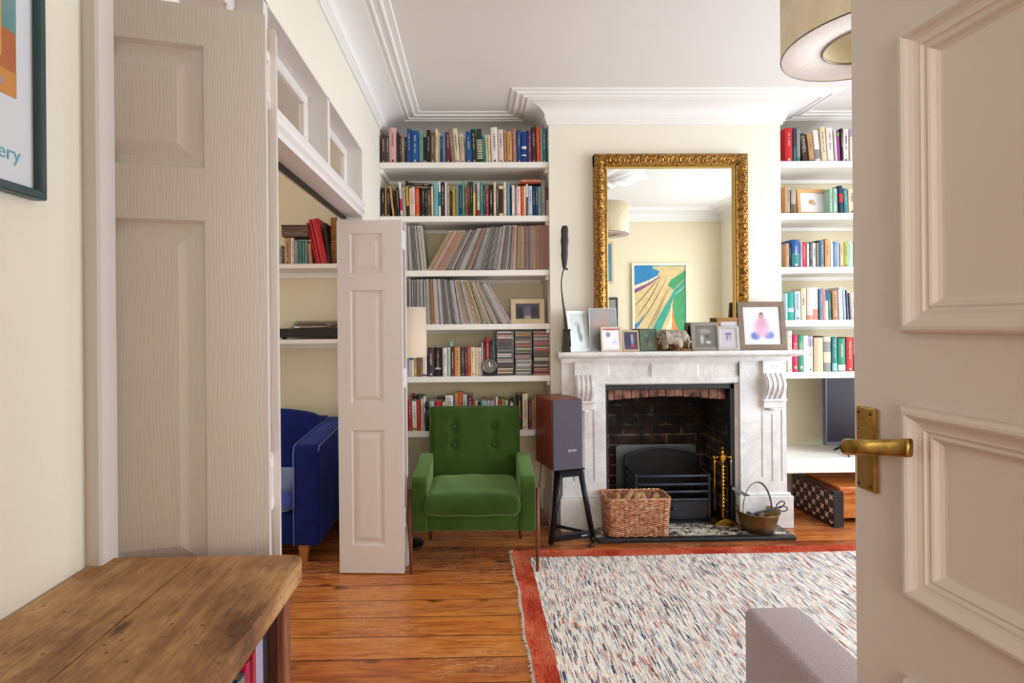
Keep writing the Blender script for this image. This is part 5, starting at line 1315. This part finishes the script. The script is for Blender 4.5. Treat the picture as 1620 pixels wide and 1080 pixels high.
b = MB(); b.bbox(-.001, .0715, -.002, .006, -.0, .244, .002); b.build('end_board', mat('dark_end_wood', '#2a2628', .4, noise=.2), ib)
b = MB()
for yy in (.01, .43):
    for zz in (.012, .232): b.box(-.0025, .0005, yy - .008, yy + .008, zz - .009, zz + .009)
b.build('corner_plate', M['dark'], ib)
pine = woodgrain('orange_pine', '#a04a18', '#d07a34', '#eaa860', 'X', .8, .4)
ch = empty('pine_chest', (2.505, 3.665, 0), 0, 'small orange pine chest with a hinged lid under the bench', 'chest')
b = MB(); b.bbox(0, .50, 0, .36, .034, .200, .004); b.build('body', pine, ch)
b = MB(); b.bbox(-.008, .508, -.010, .368, .202, .250, .006); b.build('lid', pine, ch)
for xx in (.03, .43):
    for yy in (.03, .30):
        b = MB(); b.bbox(xx, xx + .045, yy, yy + .04, .0006, .035, .004); b.build('foot', M['dark'], ch)
# ------------------------------------------------------------ rug
g = NT('woven_rug'); x, y, z = g.xyz()
RWd, RL = 2.75, 2.30
cellv = g.vec(g.math('FLOOR', g.math('MULTIPLY', x, 250.0)), g.math('FLOOR', g.math('ADD', g.math('MULTIPLY', y, 20.0), g.math('MULTIPLY', g.white(g.vec(g.math('FLOOR', g.math('MULTIPLY', x, 250.0)), 1.0, 5.0))['Value'], 7.0))), 0.0)
wn_ = g.white(cellv)['Value']
clus = g.noise(g.map(scale=(1, .35, 1)), 4.5, 4, .6)
sel = g.math('ADD', g.math('MULTIPLY', wn_, .80), g.math('MULTIPLY', g.math('SUBTRACT', clus, .5), .55))
base = g.ramp(sel, [(0.0, '#3c4460'), (.045, '#8a929e'), (.085, '#6a6468'), (.125, '#c9c2bc'), (.22, '#f2ebe2'), (.44, '#e6d4c6'), (.52, '#f4efe8'), (.64, '#d29a80'), (.69, '#eadccf'), (.74, '#c06048'), (.77, '#aab6c4'), (.81, '#38588c'), (.835, '#f2ebe2')], 'CONSTANT')
th_ = g.white(g.vec(g.math('FLOOR', g.math('MULTIPLY', x, 330.0)), g.math('FLOOR', g.math('MULTIPLY', y, 60.0)), 1.0))['Value']
base = g.mix(g.math('MULTIPLY', th_, .12), base, '#6d6058')
red = g.ramp(g.math('ADD', g.noise(scale=4, detail=5), g.math('MULTIPLY', g.math('SUBTRACT', th_, .5), .25)), [(.35, '#98301f'), (.5, '#b8472f'), (.65, '#c46a4a')])
jit = g.math('MULTIPLY', g.math('SUBTRACT', g.noise(scale=30, detail=2), .5), .012)
inx = g.math('GREATER_THAN', g.math('ADD', x, jit), .100); iny = g.math('LESS_THAN', g.math('ADD', y, jit), -.105)
ins = g.math('MULTIPLY', inx, iny)
col = g.mix(ins, red, base)
g.bump(g.math('ADD', g.math('MULTIPLY', wn_, .6), g.noise(scale=260, detail=2)), .55, .006)
M['rug'] = g.set(color=col, rough=1.0, spec=.1)
cn = G(810, 873); cn2 = G(1360, 862)
ra = atan2(cn2.y - cn.y, cn2.x - cn.x)
rg = empty('rug', (cn.x, cn.y, .0006), ra, 'flat woven rug with flecked cream centre and red border', 'rug')
b = MB(); nx, ny = 60, 50; vs = []; fs = []
for j in range(ny + 1):
    for i in range(nx + 1):
        xx, yy = RWd * i / nx, -RL * j / ny
        ew = .004 * sin(yy * 9) + .003 * sin(yy * 23) if i == 0 else 0; en = (.006 * sin(xx * 5) + .003 * sin(xx * 13)) if j == 0 else 0
        vs.append((xx + ew, yy + en - (.012 if j == 0 else 0), .009 + .0012 * sin(xx * 7 + yy * 3)))
for j in range(ny):
    for i in range(nx): a = j * (nx + 1) + i; fs.append((a, a + nx + 1, a + nx + 2, a + 1))
per = [i for i in range(nx)] + [nx + j * (nx + 1) for j in range(ny)] + [ny * (nx + 1) + nx - i for i in range(nx)] + [(ny - j) * (nx + 1) for j in range(ny)]
o = len(vs); vs += [(vs[p][0], vs[p][1], 0) for p in per]
for k in range(len(per)): l = (k + 1) % len(per); fs.append((per[l], per[k], o + k, o + l))
b.add(vs, fs, 0, True); b.build('woven_field', M['rug'], rg)
rf = random.Random(2); b = MB(); yy = .004
while yy > -RL:
    l = rf.uniform(.006, .020); s = rf.uniform(-.006, .006); x0 = .004 * sin(yy * 9) + .003 * sin(yy * 23)
    b.tube([(x0 + .004, yy, .006), (x0 - l * .6, yy + s * .5, .005), (x0 - l, yy + s, .002)], [.0022, .0018, .0008], 5); yy -= .0042
for k in range(16):
    b.tube([(rf.uniform(-.012, .004), rf.uniform(-.035, .01), .005), (rf.uniform(-.03, -.01), rf.uniform(-.03, .02), .003)], .0018, 5)
tag(b.build('fringe', mat('fringe_cotton', '#d9cfc0', .9), rg), 'off-white fringe', None, None, 'stuff')

# ------------------------------------------------------------ mauve sofa at the lower right (arm in view)
g = NT('mauve_weave'); x, y, z = g.xyz()
wv = g.math('MULTIPLY', g.math('SINE', g.math('MULTIPLY', g.math('ADD', x, g.math('ADD', y, z)), 1500.0)), g.math('SINE', g.math('MULTIPLY', g.math('SUBTRACT', g.math('ADD', x, z), y), 1500.0)))
n = g.noise(scale=300, detail=2)
g.bump(g.math('ADD', g.math('MULTIPLY', wv, .5), n), .3, .002)
M['mauve'] = g.set(color=g.ramp(g.math('ADD', g.math('MULTIPLY', wv, .15), n), [(.3, '#8f7c7d'), (.7, '#b8a4a4')]), rough=.9, sheen=.3)
so = empty('sofa', (.765, 1.54, 0), 0, 'mauve grey fabric sofa, only its arm showing beside the open door', 'sofa')
SZ = .58
b = MB(); b.box(0, .166, -.88, 0, .10, SZ); o = b.build('arm', M['mauve'], so); bevel(shade(o), .022, 6)
b = MB(); b.box(1.40, 1.566, -.88, 0, .10, SZ); o = b.build('arm', M['mauve'], so); bevel(shade(o), .022, 6)
b = MB(); b.box(.167, 1.399, -.88, -.02, .10, .30); o = b.build('seat_base', M['mauve'], so); bevel(shade(o), .012, 3)
b = MB(); b.box(.167, 1.399, -1.02, -.881, .10, .80); o = b.build('backrest', M['mauve'], so); bevel(shade(o), .03, 4)
for k in range(2): cushion(.172 + k * .612, .172 + k * .612 + .608, -.70, -.01, .302, .42, 'seat_cushion', M['mauve'], so, r=.03); cushion(.172 + k * .612, .172 + k * .612 + .608, -.875, -.72, .43, .78, 'back_cushion', M['mauve'], so, r=.03)
for xx in (.03, 1.48):
    for yy in (-.05, -.95): b = MB(); b.tube([(xx + .03, yy, .0006 + (.010 if yy > -.5 else 0.010)), (xx + .03, yy, .10)], [.014, .020], 12); b.build('leg', wood_l, so)

# ------------------------------------------------------------ pendant and ceiling rose
px_, py_, pz_, R0 = 1.330, 1.757, 2.314, .272
g = NT('paper_shade'); x, y, z = g.xyz(); n = g.noise(g.map(rot=(0, 0, 0), scale=(1, 1, .5)), 9, 6, .65, 1.5); cr = g.noise(scale=30, detail=6)
g.bump(g.math('ADD', n, g.math('MULTIPLY', cr, .3)), .6, .012)
M['paper'] = g.set(color=g.ramp(n, [(.3, '#e2d0a8'), (.7, '#f0e4c6')]), rough=.8)
g.b.inputs['Transmission Weight'].default_value = 0.0
pl = empty('pendant_lamp', (px_, py_, pz_), 0, 'large cream paper drum pendant lampshade hanging from the ceiling rose', 'pendant lamp')
b = MB(); b.lathe([(R0, 0), (R0, .31), (R0 - .003, .31), (R0 - .003, .001)], 72); b.build('shade', M['paper'], pl)
b = MB(); R1_ = .145; b.lathe([(R0 - .002, .002), (R1_, .006), (R1_, .009), (R0 - .002, .006)], 64); b.build('diffuser_ring', mat('ring_paper', '#e9ddd4', .8, bump=.3, bscale=25), pl)
b = MB(); b.lathe([(R1_, .004), (R1_, .20), (R1_ - .002, .20), (R1_ - .002, .004)], 56); b.build('inner_drum', M['paper'], pl)
b = MB(); b.lathe([(R0 + .001, -.001), (R0 + .001, .004), (R0 - .003, .004)], 72); b.lathe([(R1_ + .001, .002), (R1_ - .003, .002), (R1_ - .003, .008)], 56)
b.tube([(-R1_, 0, .195), (0, 0, .19), (R1_, 0, .195)], .0016, 6); b.tube([(0, -R1_, .195), (0, 0, .19), (0, R1_, .195)], .0016, 6)
for k in range(3): a = 2 * pi * k / 3 + .9; b.tube([(0, 0, .19), (R1_ * .98 * cos(a), R1_ * .98 * sin(a), .006)], .0015, 6)
b.build('wire_frame', mat('wire', '#7a6a58', .4, .8), pl)
b = MB(); b.lathe([(0, .15), (.018, .15), (.018, .20), (.010, .21), (0, .21)], 16); b.sphere((0, 0, .13), .030, 14, 10); b.build('bulb_holder', M['white'], pl)
b = MB(); b.tube([(0, 0, .20), (0, 0, ZC - pz_ - .045)], .003, 8); b.build('cord', M['dark'], pl)
b = MB(); N, Mr = 128, 26; vs = []; fs = []
for i in range(Mr + 1):
    r = .46 * i / Mr
    for k in range(N):
        a = 2 * pi * k / N; q = r / .46
        h_ = .045 * (1 - q) ** .6 + .022 * abs(sin(4 * a + 5 * q)) * sin(pi * min(1, q * 1.05)) + .014 * cos(12 * a + 9 * q) * sin(pi * q) ** 2 + .008 * (1 if .28 < q < .34 else 0)
        rr_ = r * (1 + .035 * cos(8 * a) * q)
        vs.append((rr_ * cos(a), rr_ * sin(a), -max(.001, h_)))
for i in range(Mr):
    for k in range(N): l = (k + 1) % N; fs.append((i * N + k, (i + 1) * N + k, (i + 1) * N + l, i * N + l))
b.add(vs, fs, 0, True); o = b.build('ceiling_rose', M['plaster']); o.location = (px_, py_, ZC); tag(o, 'round white plaster ceiling rose above the pendant lamp', 'ceiling rose')

# ------------------------------------------------------------ pictures on the near wall, seen in the mirror
e = empty('abstract_painting', (2.50, YN + .002, 1.16), 0, 'abstract painting of a sandy coast with green and blue bands, reflected in the mirror', 'painting')
pw_, ph_ = .76, 1.04
b = MB()
for (x0, x1, z0, z1) in ((-pw_ / 2, pw_ / 2, 0, .03), (-pw_ / 2, pw_ / 2, ph_ - .03, ph_), (-pw_ / 2, -pw_ / 2 + .03, .027, ph_ - .027), (pw_ / 2 - .03, pw_ / 2, .027, ph_ - .027)): b.bbox(x0, x1, 0, .035, z0, z1, .003)
b.build('frame', mat('cream_frame', '#efe6d0', .5), e)
b = MB(); b.box(-pw_ / 2 + .02, pw_ / 2 - .02, .005, .018, .02, ph_ - .02, 0)
cols = ['#d9bd84', '#1f7fb4', '#3a9a5c', '#2a9c84', '#e8dcb8', '#8c4a78', '#e08a3a', '#6fb0a0', '#5a4a38']
cm = [mat('oil_%d' % i, c, .6, noise=.18, nscale=14, bump=.2, bscale=30) for i, c in enumerate(cols)]
layer = [0]
def patch(pts, mi):
    """pts in 0..1 of the canvas"""
    layer[0] += 1; yv = .018 + .0004 * layer[0]
    q = [(-pw_ / 2 + .03 + (pw_ - .06) * u, yv, .03 + (ph_ - .06) * v) for (u, v) in pts]; b.add(q, [tuple(range(len(q)))[::-1]], mi)
patch([(0, 1), (.42, 1), (.36, .96), (.50, .92), (.46, .86), (.30, .80), (0, .72)], 1)
patch([(.0, .72), (.30, .80), (.46, .86), (.50, .85), (.30, .76), (0, .66)], 4)
patch([(0, .67), (.3, .765), (.5, .855), (.52, .86), (.3, .73), (0, .61)], 5)
patch([(.35, .97), (.55, .99), (1, .985), (1, 1), (.35, 1)], 7)
patch([(1, .93), (.86, .86), (.72, .80), (.66, .72), (.78, .66), (1, .78)], 2)
patch([(1, .78), (.78, .66), (.70, .55), (.55, .38), (.42, .22), (.34, .1), (.30, 0), (.46, 0), (.56, .18), (.68, .36), (.76, .54), (1, .70)], 3)
patch([(1, .70), (.78, .56), (.74, .40), (.80, .20), (.92, 0), (1, 0)], 2)
patch([(.72, .50), (.70, .30), (.60, .12), (.52, 0), (.62, 0), (.72, .16), (.76, .30)], 4)
patch([(.75, .46), (.77, .26), (.88, .04), (.80, 0), (.74, .12), (.73, .30)], 6)
patch([(0, .10), (.10, .18), (.22, .36), (.12, .24), (0, .18)], 1)
for (u0, v0, u1, v1, u2, v2) in ((.05, .3, .3, .5, .52, .84), (.1, .2, .36, .44, .62, .8), (.2, .05, .4, .3, .60, .62), (.02, .45, .2, .58, .5, .85), (.3, .1, .46, .34, .66, .66), (.70, .62, .82, .70, .99, .82), (.80, .6, .9, .66, 1, .72)):
    pts_ = []
    for t in [k / 10 for k in range(11)]:
        u = (1 - t) ** 2 * u0 + 2 * t * (1 - t) * u1 + t * t * u2; v = (1 - t) ** 2 * v0 + 2 * t * (1 - t) * v1 + t * t * v2; pts_.append((u, v))
    patch(pts_ + [(u + .008 * (1 - abs(2 * i / 10 - 1)), v - .006) for i, (u, v) in list(enumerate(pts_))[::-1]], 8 if u0 < .6 else 4)
b.build('canvas', cm, e)
e = empty('framed_print', (1.800, YN + .002, 1.93), 0, 'pale wooden framed print on the near wall, left in the mirror', 'picture')
b = MB(); b.bbox(-.20, .075, 0, .03, 0, .56, .004); b.build('frame', mat('blush_wood', '#d8b898', .5), e); b = MB(); b.box(-.17, .045, .030, .032, .03, .53); b.build('print', mat('print_blue', '#5a93a8', .4, noise=.3, nscale=5), e)
e = empty('framed_print', (1.865, YN + .002, 1.30), 0, 'dark framed square print below the pale one in the mirror', 'picture')
b = MB(); b.bbox(-.13, .06, 0, .03, 0, .44, .004); b.build('frame', M['slate_bar'], e); b = MB(); b.box(-.10, .03, .030, .032, .03, .41); b.build('print', mat('print_grey', '#8f8a80', .5), e)

# ------------------------------------------------------------ poster on the left wall
pf = empty('framed_poster', (XL + .0015, .595, 1.655), 0, 'teal green framed poster with a colourful picture on the left wall', 'poster')
# local: y along the wall, x out from the wall
f1y = .655 * 850 / (752 - 73) - .595 + .004; fb = 0
pzb = 1.4 + (512 - 309 - 6) / 850 * .815 - 1.655
FWp = .013; y1 = .0 + (.815 - .595); y0 = y1 - .62; z0 = pzb; z1 = z0 + .86
b = MB()
for (a, c_, d_, e_) in ((y0, y1, z0, z0 + FWp), (y0, y1, z1 - FWp, z1), (y0, y0 + FWp, z0 + FWp - .002, z1 - FWp + .002), (y1 - FWp, y1, z0 + FWp - .002, z1 - FWp + .002)): b.bbox(0, .018, a, c_, d_, e_, .002)
b.build('frame', mat('teal_frame', '#2f4a4a', .4), pf)
b = MB(); b.box(.004, .007, y0 + .005, y1 - .005, z0 + .005, z1 - .005); po = b.build('poster_sheet', mat('poster_paper', '#e4e8f0', .5), pf)
ix0, ix1, iz0, iz1 = y0 + .06, y1 - .042, z0 + .135, z1 - .06
b = MB(); b.box(.007, .0078, ix0, ix1, iz0, iz1, 0)
def pq(pts, mi, d): b.add([(.0078 + d, y_, z_) for (y_, z_) in pts], [tuple(range(len(pts)))], mi)
pq([(ix0, iz0 + .13), (ix1, iz0 + .09), (ix1, iz1), (ix0, iz1)], 1, .0003)
pq([(ix1 - .16, iz0 + .0), (ix1, iz0), (ix1, iz0 + .035), (ix1 - .16, iz0 + .03)], 2, .0004)
pq([(ix1 - .036, iz0 + .05), (ix1 - .024, iz0 + .05), (ix1 - .024, iz1 - .1), (ix1 - .036, iz1 - .1)], 3, .0006)
pq([(ix1 - .16, iz0 + .16), (ix1 - .036, iz0 + .14), (ix1 - .036, iz0 + .152), (ix1 - .16, iz0 + .172)], 3, .0006)
pq([(ix1 - .14, iz0 + .03), (ix1 - .020, iz0 + .012), (ix1 - .040, iz0 + .045), (ix1 - .14, iz0 + .08)], 4, .0007)
b.build('poster_picture', [mat('pp0', '#c26a34', .6, noise=.2, nscale=10), mat('pp1', '#6a9c9c', .6, noise=.15, nscale=12), mat('pp2', '#d8923a', .6, noise=.15, nscale=10), mat('pp3', '#d9a548', .6), mat('pp4', '#a79cc4', .6)], po)
vs, fs = text_mesh('ery', .029, .0003); b = MB(); b.add([(.0075 + v.z, y1 - .054 + v.x, z0 + .055 + v.y) for v in vs], fs); b.build('poster_lettering', mat('cyan_ink', '#6fb4c8', .5), po)
b = MB(); b.box(.011, .0122, y0 + .005, y1 - .005, z0 + .005, z1 - .005); b.build('glazing', M['glass'], pf)

# ------------------------------------------------------------ rustic bookcase table at the lower left
TX0, TX1, TY0, TY1, TZ = XL + .004, -.300, .12, .945, 1.0
tb = empty('rustic_bookcase', (TX0, TY0, 0), 0, 'low rustic bookcase with a worn plank top against the left wall', 'bookcase')
g = NT('worn_plank'); x, y, z = g.xyz()
n1 = g.noise(g.map(scale=(9, .9, 9)), 3.0, 9, .65, 1.0); n2 = g.noise(g.map(scale=(30, 4, 30)), 6.0, 6, .7); bl = g.noise(scale=5.5, detail=7, rough=.7)
f = g.math('ADD', g.math('MULTIPLY', n1, .28), g.math('ADD', g.math('MULTIPLY', n2, .26), g.math('MULTIPLY', bl, .50)))
c = g.ramp(f, [(.38, '#644024'), (.47, '#986a42'), (.54, '#b98a58'), (.64, '#d6ae78')])
wm = g.noise(g.map(scale=(2.2, 1, 1)), 3.0, 3)
c = g.mix(g.ramp(wm, [(.45, 0.0), (.7, .35)]), c, '#b07c54')
kn = g.voro(g.map(scale=(2.6, 1, 1)), 7.5); c = g.mix(g.ramp(kn, [(.10, .75), (.20, 0.0)]), c, '#3a2210')
pits = g.voro(scale=46); c = g.mix(g.ramp(pits, [(.08, .7), (.14, 0.0)]), c, '#2c1a0e')
g.bump(g.math('ADD', f, g.math('MULTIPLY', g.ramp(kn, [(.04, 0.0), (.12, 1.0)]), .4)), .35, .006)
M['plank'] = g.set(color=c, rough=.62)
D_ = TX1 - TX0; Ln = TY1 - TY0
sp_x = D_ * .47
def plank(x0, x1, far_r0, far_r1):
    """plank with rounded far corners; edges eased and slightly uneven"""
    poly = [(x0, 0), (x1, 0)]
    for t in [k / 5 for k in range(6)]: a = t * pi / 2; poly.append((x1 - far_r1 * (1 - cos(a)), Ln - far_r1 * (1 - sin(a))))
    for t in [k / 5 for k in range(6)]: a = t * pi / 2; poly.append((x0 + far_r0 * (1 - sin(a)), Ln - far_r0 * (1 - cos(a))))
    b = MB(); b.prism(poly, TZ - .034, TZ, 'Z'); o = b.build('top_plank', M['plank'], tb, fix=True); bevel(o, .007, 4); return o
plank(0, sp_x - .001, .028, .001); plank(sp_x + .001, D_, .001, .026)
bw_ = woodgrain('old_brown_pine', '#2c150c', '#5a2f1b', '#84492c', 'Z', .8, .5)
b = MB(); b.bbox(.0, D_ - .028, Ln - .048, Ln - .024, .0006, TZ - .035, .002); b.build('end_panel', bw_, tb)
b = MB(); b.bbox(.0, D_ - .028, .02, .044, .0006, TZ - .035, .002); b.build('end_panel', bw_, tb)
b = MB(); b.bbox(D_ - .034, D_ - .020, Ln - .050, Ln - .022, .0006, TZ - .035, .002); b.bbox(D_ - .034, D_ - .020, .018, .046, .0006, TZ - .035, .002); b.bbox(D_ - .034, D_ - .018, .046, Ln - .050, TZ - .062, TZ - .035, .002); b.build('front_frame', woodgrain('old_red_pine', '#5a3020', '#8a5236', '#a87050', 'Z', .8, .5), tb)
b = MB()
for zz in (.08, .36, .63): b.bbox(.006, D_ - .036, .045, Ln - .049, zz - .02, zz, .002)
b.box(0, .006, .045, Ln - .049, .02, TZ - .035); b.build('shelf', bw_, tb)
bk_cols = [('black', .868, .887, .925), ('lavender', .838, .8665, .912), ('red', .826, .8365, .900), ('maroon', .819, .8245, .895), ('crimson', .800, .8175, .90), ('grey', .777, .7985, .89), ('blue', .757, .775, .895), ('navy', .750, .7555, .885), ('pink', .735, .749, .89), ('white', .712, .733, .90), ('slate', .690, .710, .90), ('ochre', .668, .688, .89)]
for i, (c_, ya, yb_, zt) in enumerate(bk_cols):
    o = make_book(yb_ - ya - .0008, zt - .6306, .24, c_, False if c_ in ('black', 'grey', 'lavender') else True)
    o.rotation_euler = (0, 0, radians(90)); o.location = (TX0 + D_ - .044, ya, .6306)
    tag(o, '%s book, %s from far end inside the rustic bookcase' % (cname(c_), nth(i)), 'book', 'books inside the rustic bookcase')

# ------------------------------------------------------------ next room, seen through the opening
navy_v = velvet('navy_velvet', '#18246a', '#0f1746', 9)
bs = empty('blue_sofa', (-.925, 3.17, 0), 0, 'navy blue velvet sofa with wooden feet in the next room', 'sofa')
b = MB(); pr = [(.0, .105), (-.0, .66), (.02, .695), (.78, .735), (.80, .105)]
b.prism(pr, -.150, 0, 'X'); o = b.build('arm', navy_v, bs, fix=True); bevel(shade(o), .018, 4)
b = MB(); b.prism(pr, -1.85, -1.70, 'X'); o = b.build('arm', navy_v, bs, fix=True); bevel(shade(o), .018, 4)
b = MB(); b.box(-1.70, -.150, .03, .70, .105, .285); o = b.build('seat_base', navy_v, bs); bevel(shade(o), .012, 3)
b = MB(); b.box(-1.70, -.150, .66, .82, .105, .74); o = b.build('backrest', navy_v, bs); bevel(shade(o), .03, 4)
for k in range(2):
    cushion(-1.695 + k * .772, -1.695 + k * .772 + .768, .0, .62, .290, .425, 'seat_cushion', mat('bright_blue_velvet', '#2c4aa8', .7, sheen=.7, noise=.2, nscale=8), bs, r=.04, crown=.025)
    cushion(-1.69 + k * .772, -1.69 + k * .772 + .765, 0, .16, 0, .36, 'back_cushion', navy_v, bs, r=.05, crown=.05, T=Matrix.Translation((0, .50, .43)) @ Matrix.Rotation(radians(-10), 4, 'X'))
b = MB(); b.tube([(-.150, -.001, .11), (-.150, -.001, .655), (-.148, .02, .695), (-.148, .76, .735)], .0035, 6); b.tube([(-.004, .003, .66), (-.002, .02, .690), (-.002, .76, .732)], .0035, 6); b.build('piping', mat('pale_blue_piping', '#6a7cc0', .6), bs)
ft = mat('honey_wood', '#b5763a', .4, noise=.15)
for xx in (-.105, -1.80):
    for yy in (.025, .73):
        b = MB(); b.add([(xx - .028, yy, .105), (xx + .034, yy, .105), (xx + .034, yy + .06, .105), (xx - .028, yy + .06, .105), (xx - .018, yy + .006, .0006), (xx + .020, yy + .006, .0006), (xx + .020, yy + .042, .0006), (xx - .018, yy + .042, .0006)], [(0, 1, 5, 4), (1, 2, 6, 5), (2, 3, 7, 6), (3, 0, 4, 7), (4, 5, 6, 7), (3, 2, 1, 0)]); b.build('foot', ft, bs)
NS = [(PZ(490, 417, 3.76), 'next room wall shelf, upper, with red binders and old books'), (PZ(490, 536.5, 3.76), 'next room wall shelf, lower, with the record player')]
for z, lab in NS:
    b = MB(); b.bbox(-2.4, XL - WT - .002, 3.76, SY1 - .001, z - .032, z, .003); b.box(-2.4, XL - WT - .002, SY1 - .022, SY1 - .002, z - .075, z - .033)
    tag(b.build('wall_shelf', M['shelf']), 'long white ' + lab, 'shelf', 'shelves in the next room')
zu, zl = NS[0][0] + .0006, NS[1][0] + .0006
NB = [(441, 445.5, 388, 'greige'), (446, 449.5, 389, 'slate'), (449.8, 460, 376, 'tan'), (460.3, 465, 376, 'white'), (465.4, 472, 380, 'grey'), (472.3, 477.5, 380, 'teal'), (478, 482.5, 380, 'teal'), (483, 486, 380, 'grey'), (486.3, 489, 383, 'brown'), (489.5, 494, 385, 'tan', -4)]
its = book_row(NB, zu, 416, 'on next room shelf', 'old books on the next room shelf', Yf=3.80, depth=.16)
for (xa, xb_, yt, c_, ln_, nm) in ((500.5, 502.5, 352, 'red', -13, 'narrow'), (503.5, 507.5, 347.5, 'red', -12, 'medium'), (509, 519, 347, 'red', -12, 'wide')):
    a = P(xa, 416, 3.80); w = P(xb_, 416, 3.80).x - a.x; o = make_book(w, (P(xa, yt, 3.80).z - zu) / cos(radians(ln_)), .24, c_, False, None, None, 'binder')
    o.rotation_euler = (0, radians(ln_), 0); o.location = (a.x, 3.80, zu); tag(o, '%s glossy red binder leaning left on the next room shelf' % nm, 'binder', 'red binders')
a = P(519.8, 416, 3.80); o = make_book(.018, .29, .24, 'black', False, None, None, 'binder'); o.rotation_euler = (0, radians(-7), 0); o.location = (a.x, 3.80, zu); tag(o, 'black binder leaning beside the red ones, next room shelf', 'binder')
a = P(446, 374, 3.80); e2 = P(488, 374, 3.80)
tb_ = empty('wooden_tray', ((a.x + e2.x) / 2, 3.86, PZ(466, 376, 3.80) + .006), 0, 'dark reclaimed wood box lying on the old books, next room', 'box')
b = MB(); hw = (e2.x - a.x) / 2; b.bbox(-hw, hw, -.07, .07, 0, .075, .004); b.build('box_body', woodgrain('reclaimed_wood', '#3a2a22', '#6b5244', '#86705e', 'X', 1, .7), tb_)
b = MB(); b.bbox(-hw - .004, hw + .002, -.074, .074, .0755, .083, .002); b.build('box_lid', woodgrain('reclaimed_dark', '#2a1c18', '#4e3830', '#6a5244', 'X', 1, .7), tb_)
for k in range(6):
    x0 = PX(524.5, 3.84); z = zu + k * .0565
    b = MB(); b.bbox(x0, x0 + .11, 3.84 + .003 * (k % 2), 4.02, z, z + .0545, .003); o = b.build('bamboo_box', mat('orange_bamboo', '#b5701f', .5, noise=.3, nscale=22)); q = MB(); q.box(x0 + .002, x0 + .108, 3.8395 + .003 * (k % 2), 3.842, z + .0535, z + .0560); q.build('box_edge', M['pages'], o)
    tag(o, 'orange brown box with a pale edge, %s from the bottom of its stack' % nth(k), 'box', 'stack of orange brown boxes')
rp = empty('record_player', (PX(497, 3.80) - .02, 3.90, zl), 0, 'black record player under a clear lid on the next room shelf', 'record player')
b = MB(); b.bbox(-.24, .24, -.14, .165, .012, .075, .005); b.build('plinth', mat('player_plinth', '#1a1c24', .3), rp)
for sx in (-.19, .19):
    b = MB(); b.tube([(sx, -.09, .0), (sx, -.09, .013)], .018, 14); b.build('foot', M['black'], rp)
b = MB(); b.lathe([(0, .078), (.140, .078), (.142, .082), (.142, .090), (0, .090)], 48, c=(-.04, .01, 0)); b.lathe([(0, .0905), (.138, .0905), (.138, .0915), (0, .0915)], 48, 1, c=(-.04, .01, 0)); b.build('platter', [M['chrome'], mat('blue_vinyl', '#33425e', .25)], rp)
b = MB(); b.tube([(.16, .10, .105), (.16, -.02, .105), (.10, -.08, .098)], .004, 8); b.lathe([(0, .075), (.022, .075), (.022, .10), (0, .11)], 16, c=(.16, .11, 0)); b.build('tone_arm', M['chrome'], rp)
b = MB(); b.box(-.235, .235, -.136, -.134, .076, .128); b.box(-.235, .235, .158, .160, .076, .128); b.box(-.235, -.233, -.134, .158, .076, .128); b.box(.233, .235, -.134, .158, .076, .128); b.box(-.235, .235, -.136, .160, .1285, .1305); b.build('dust_cover', M['glass'], rp)
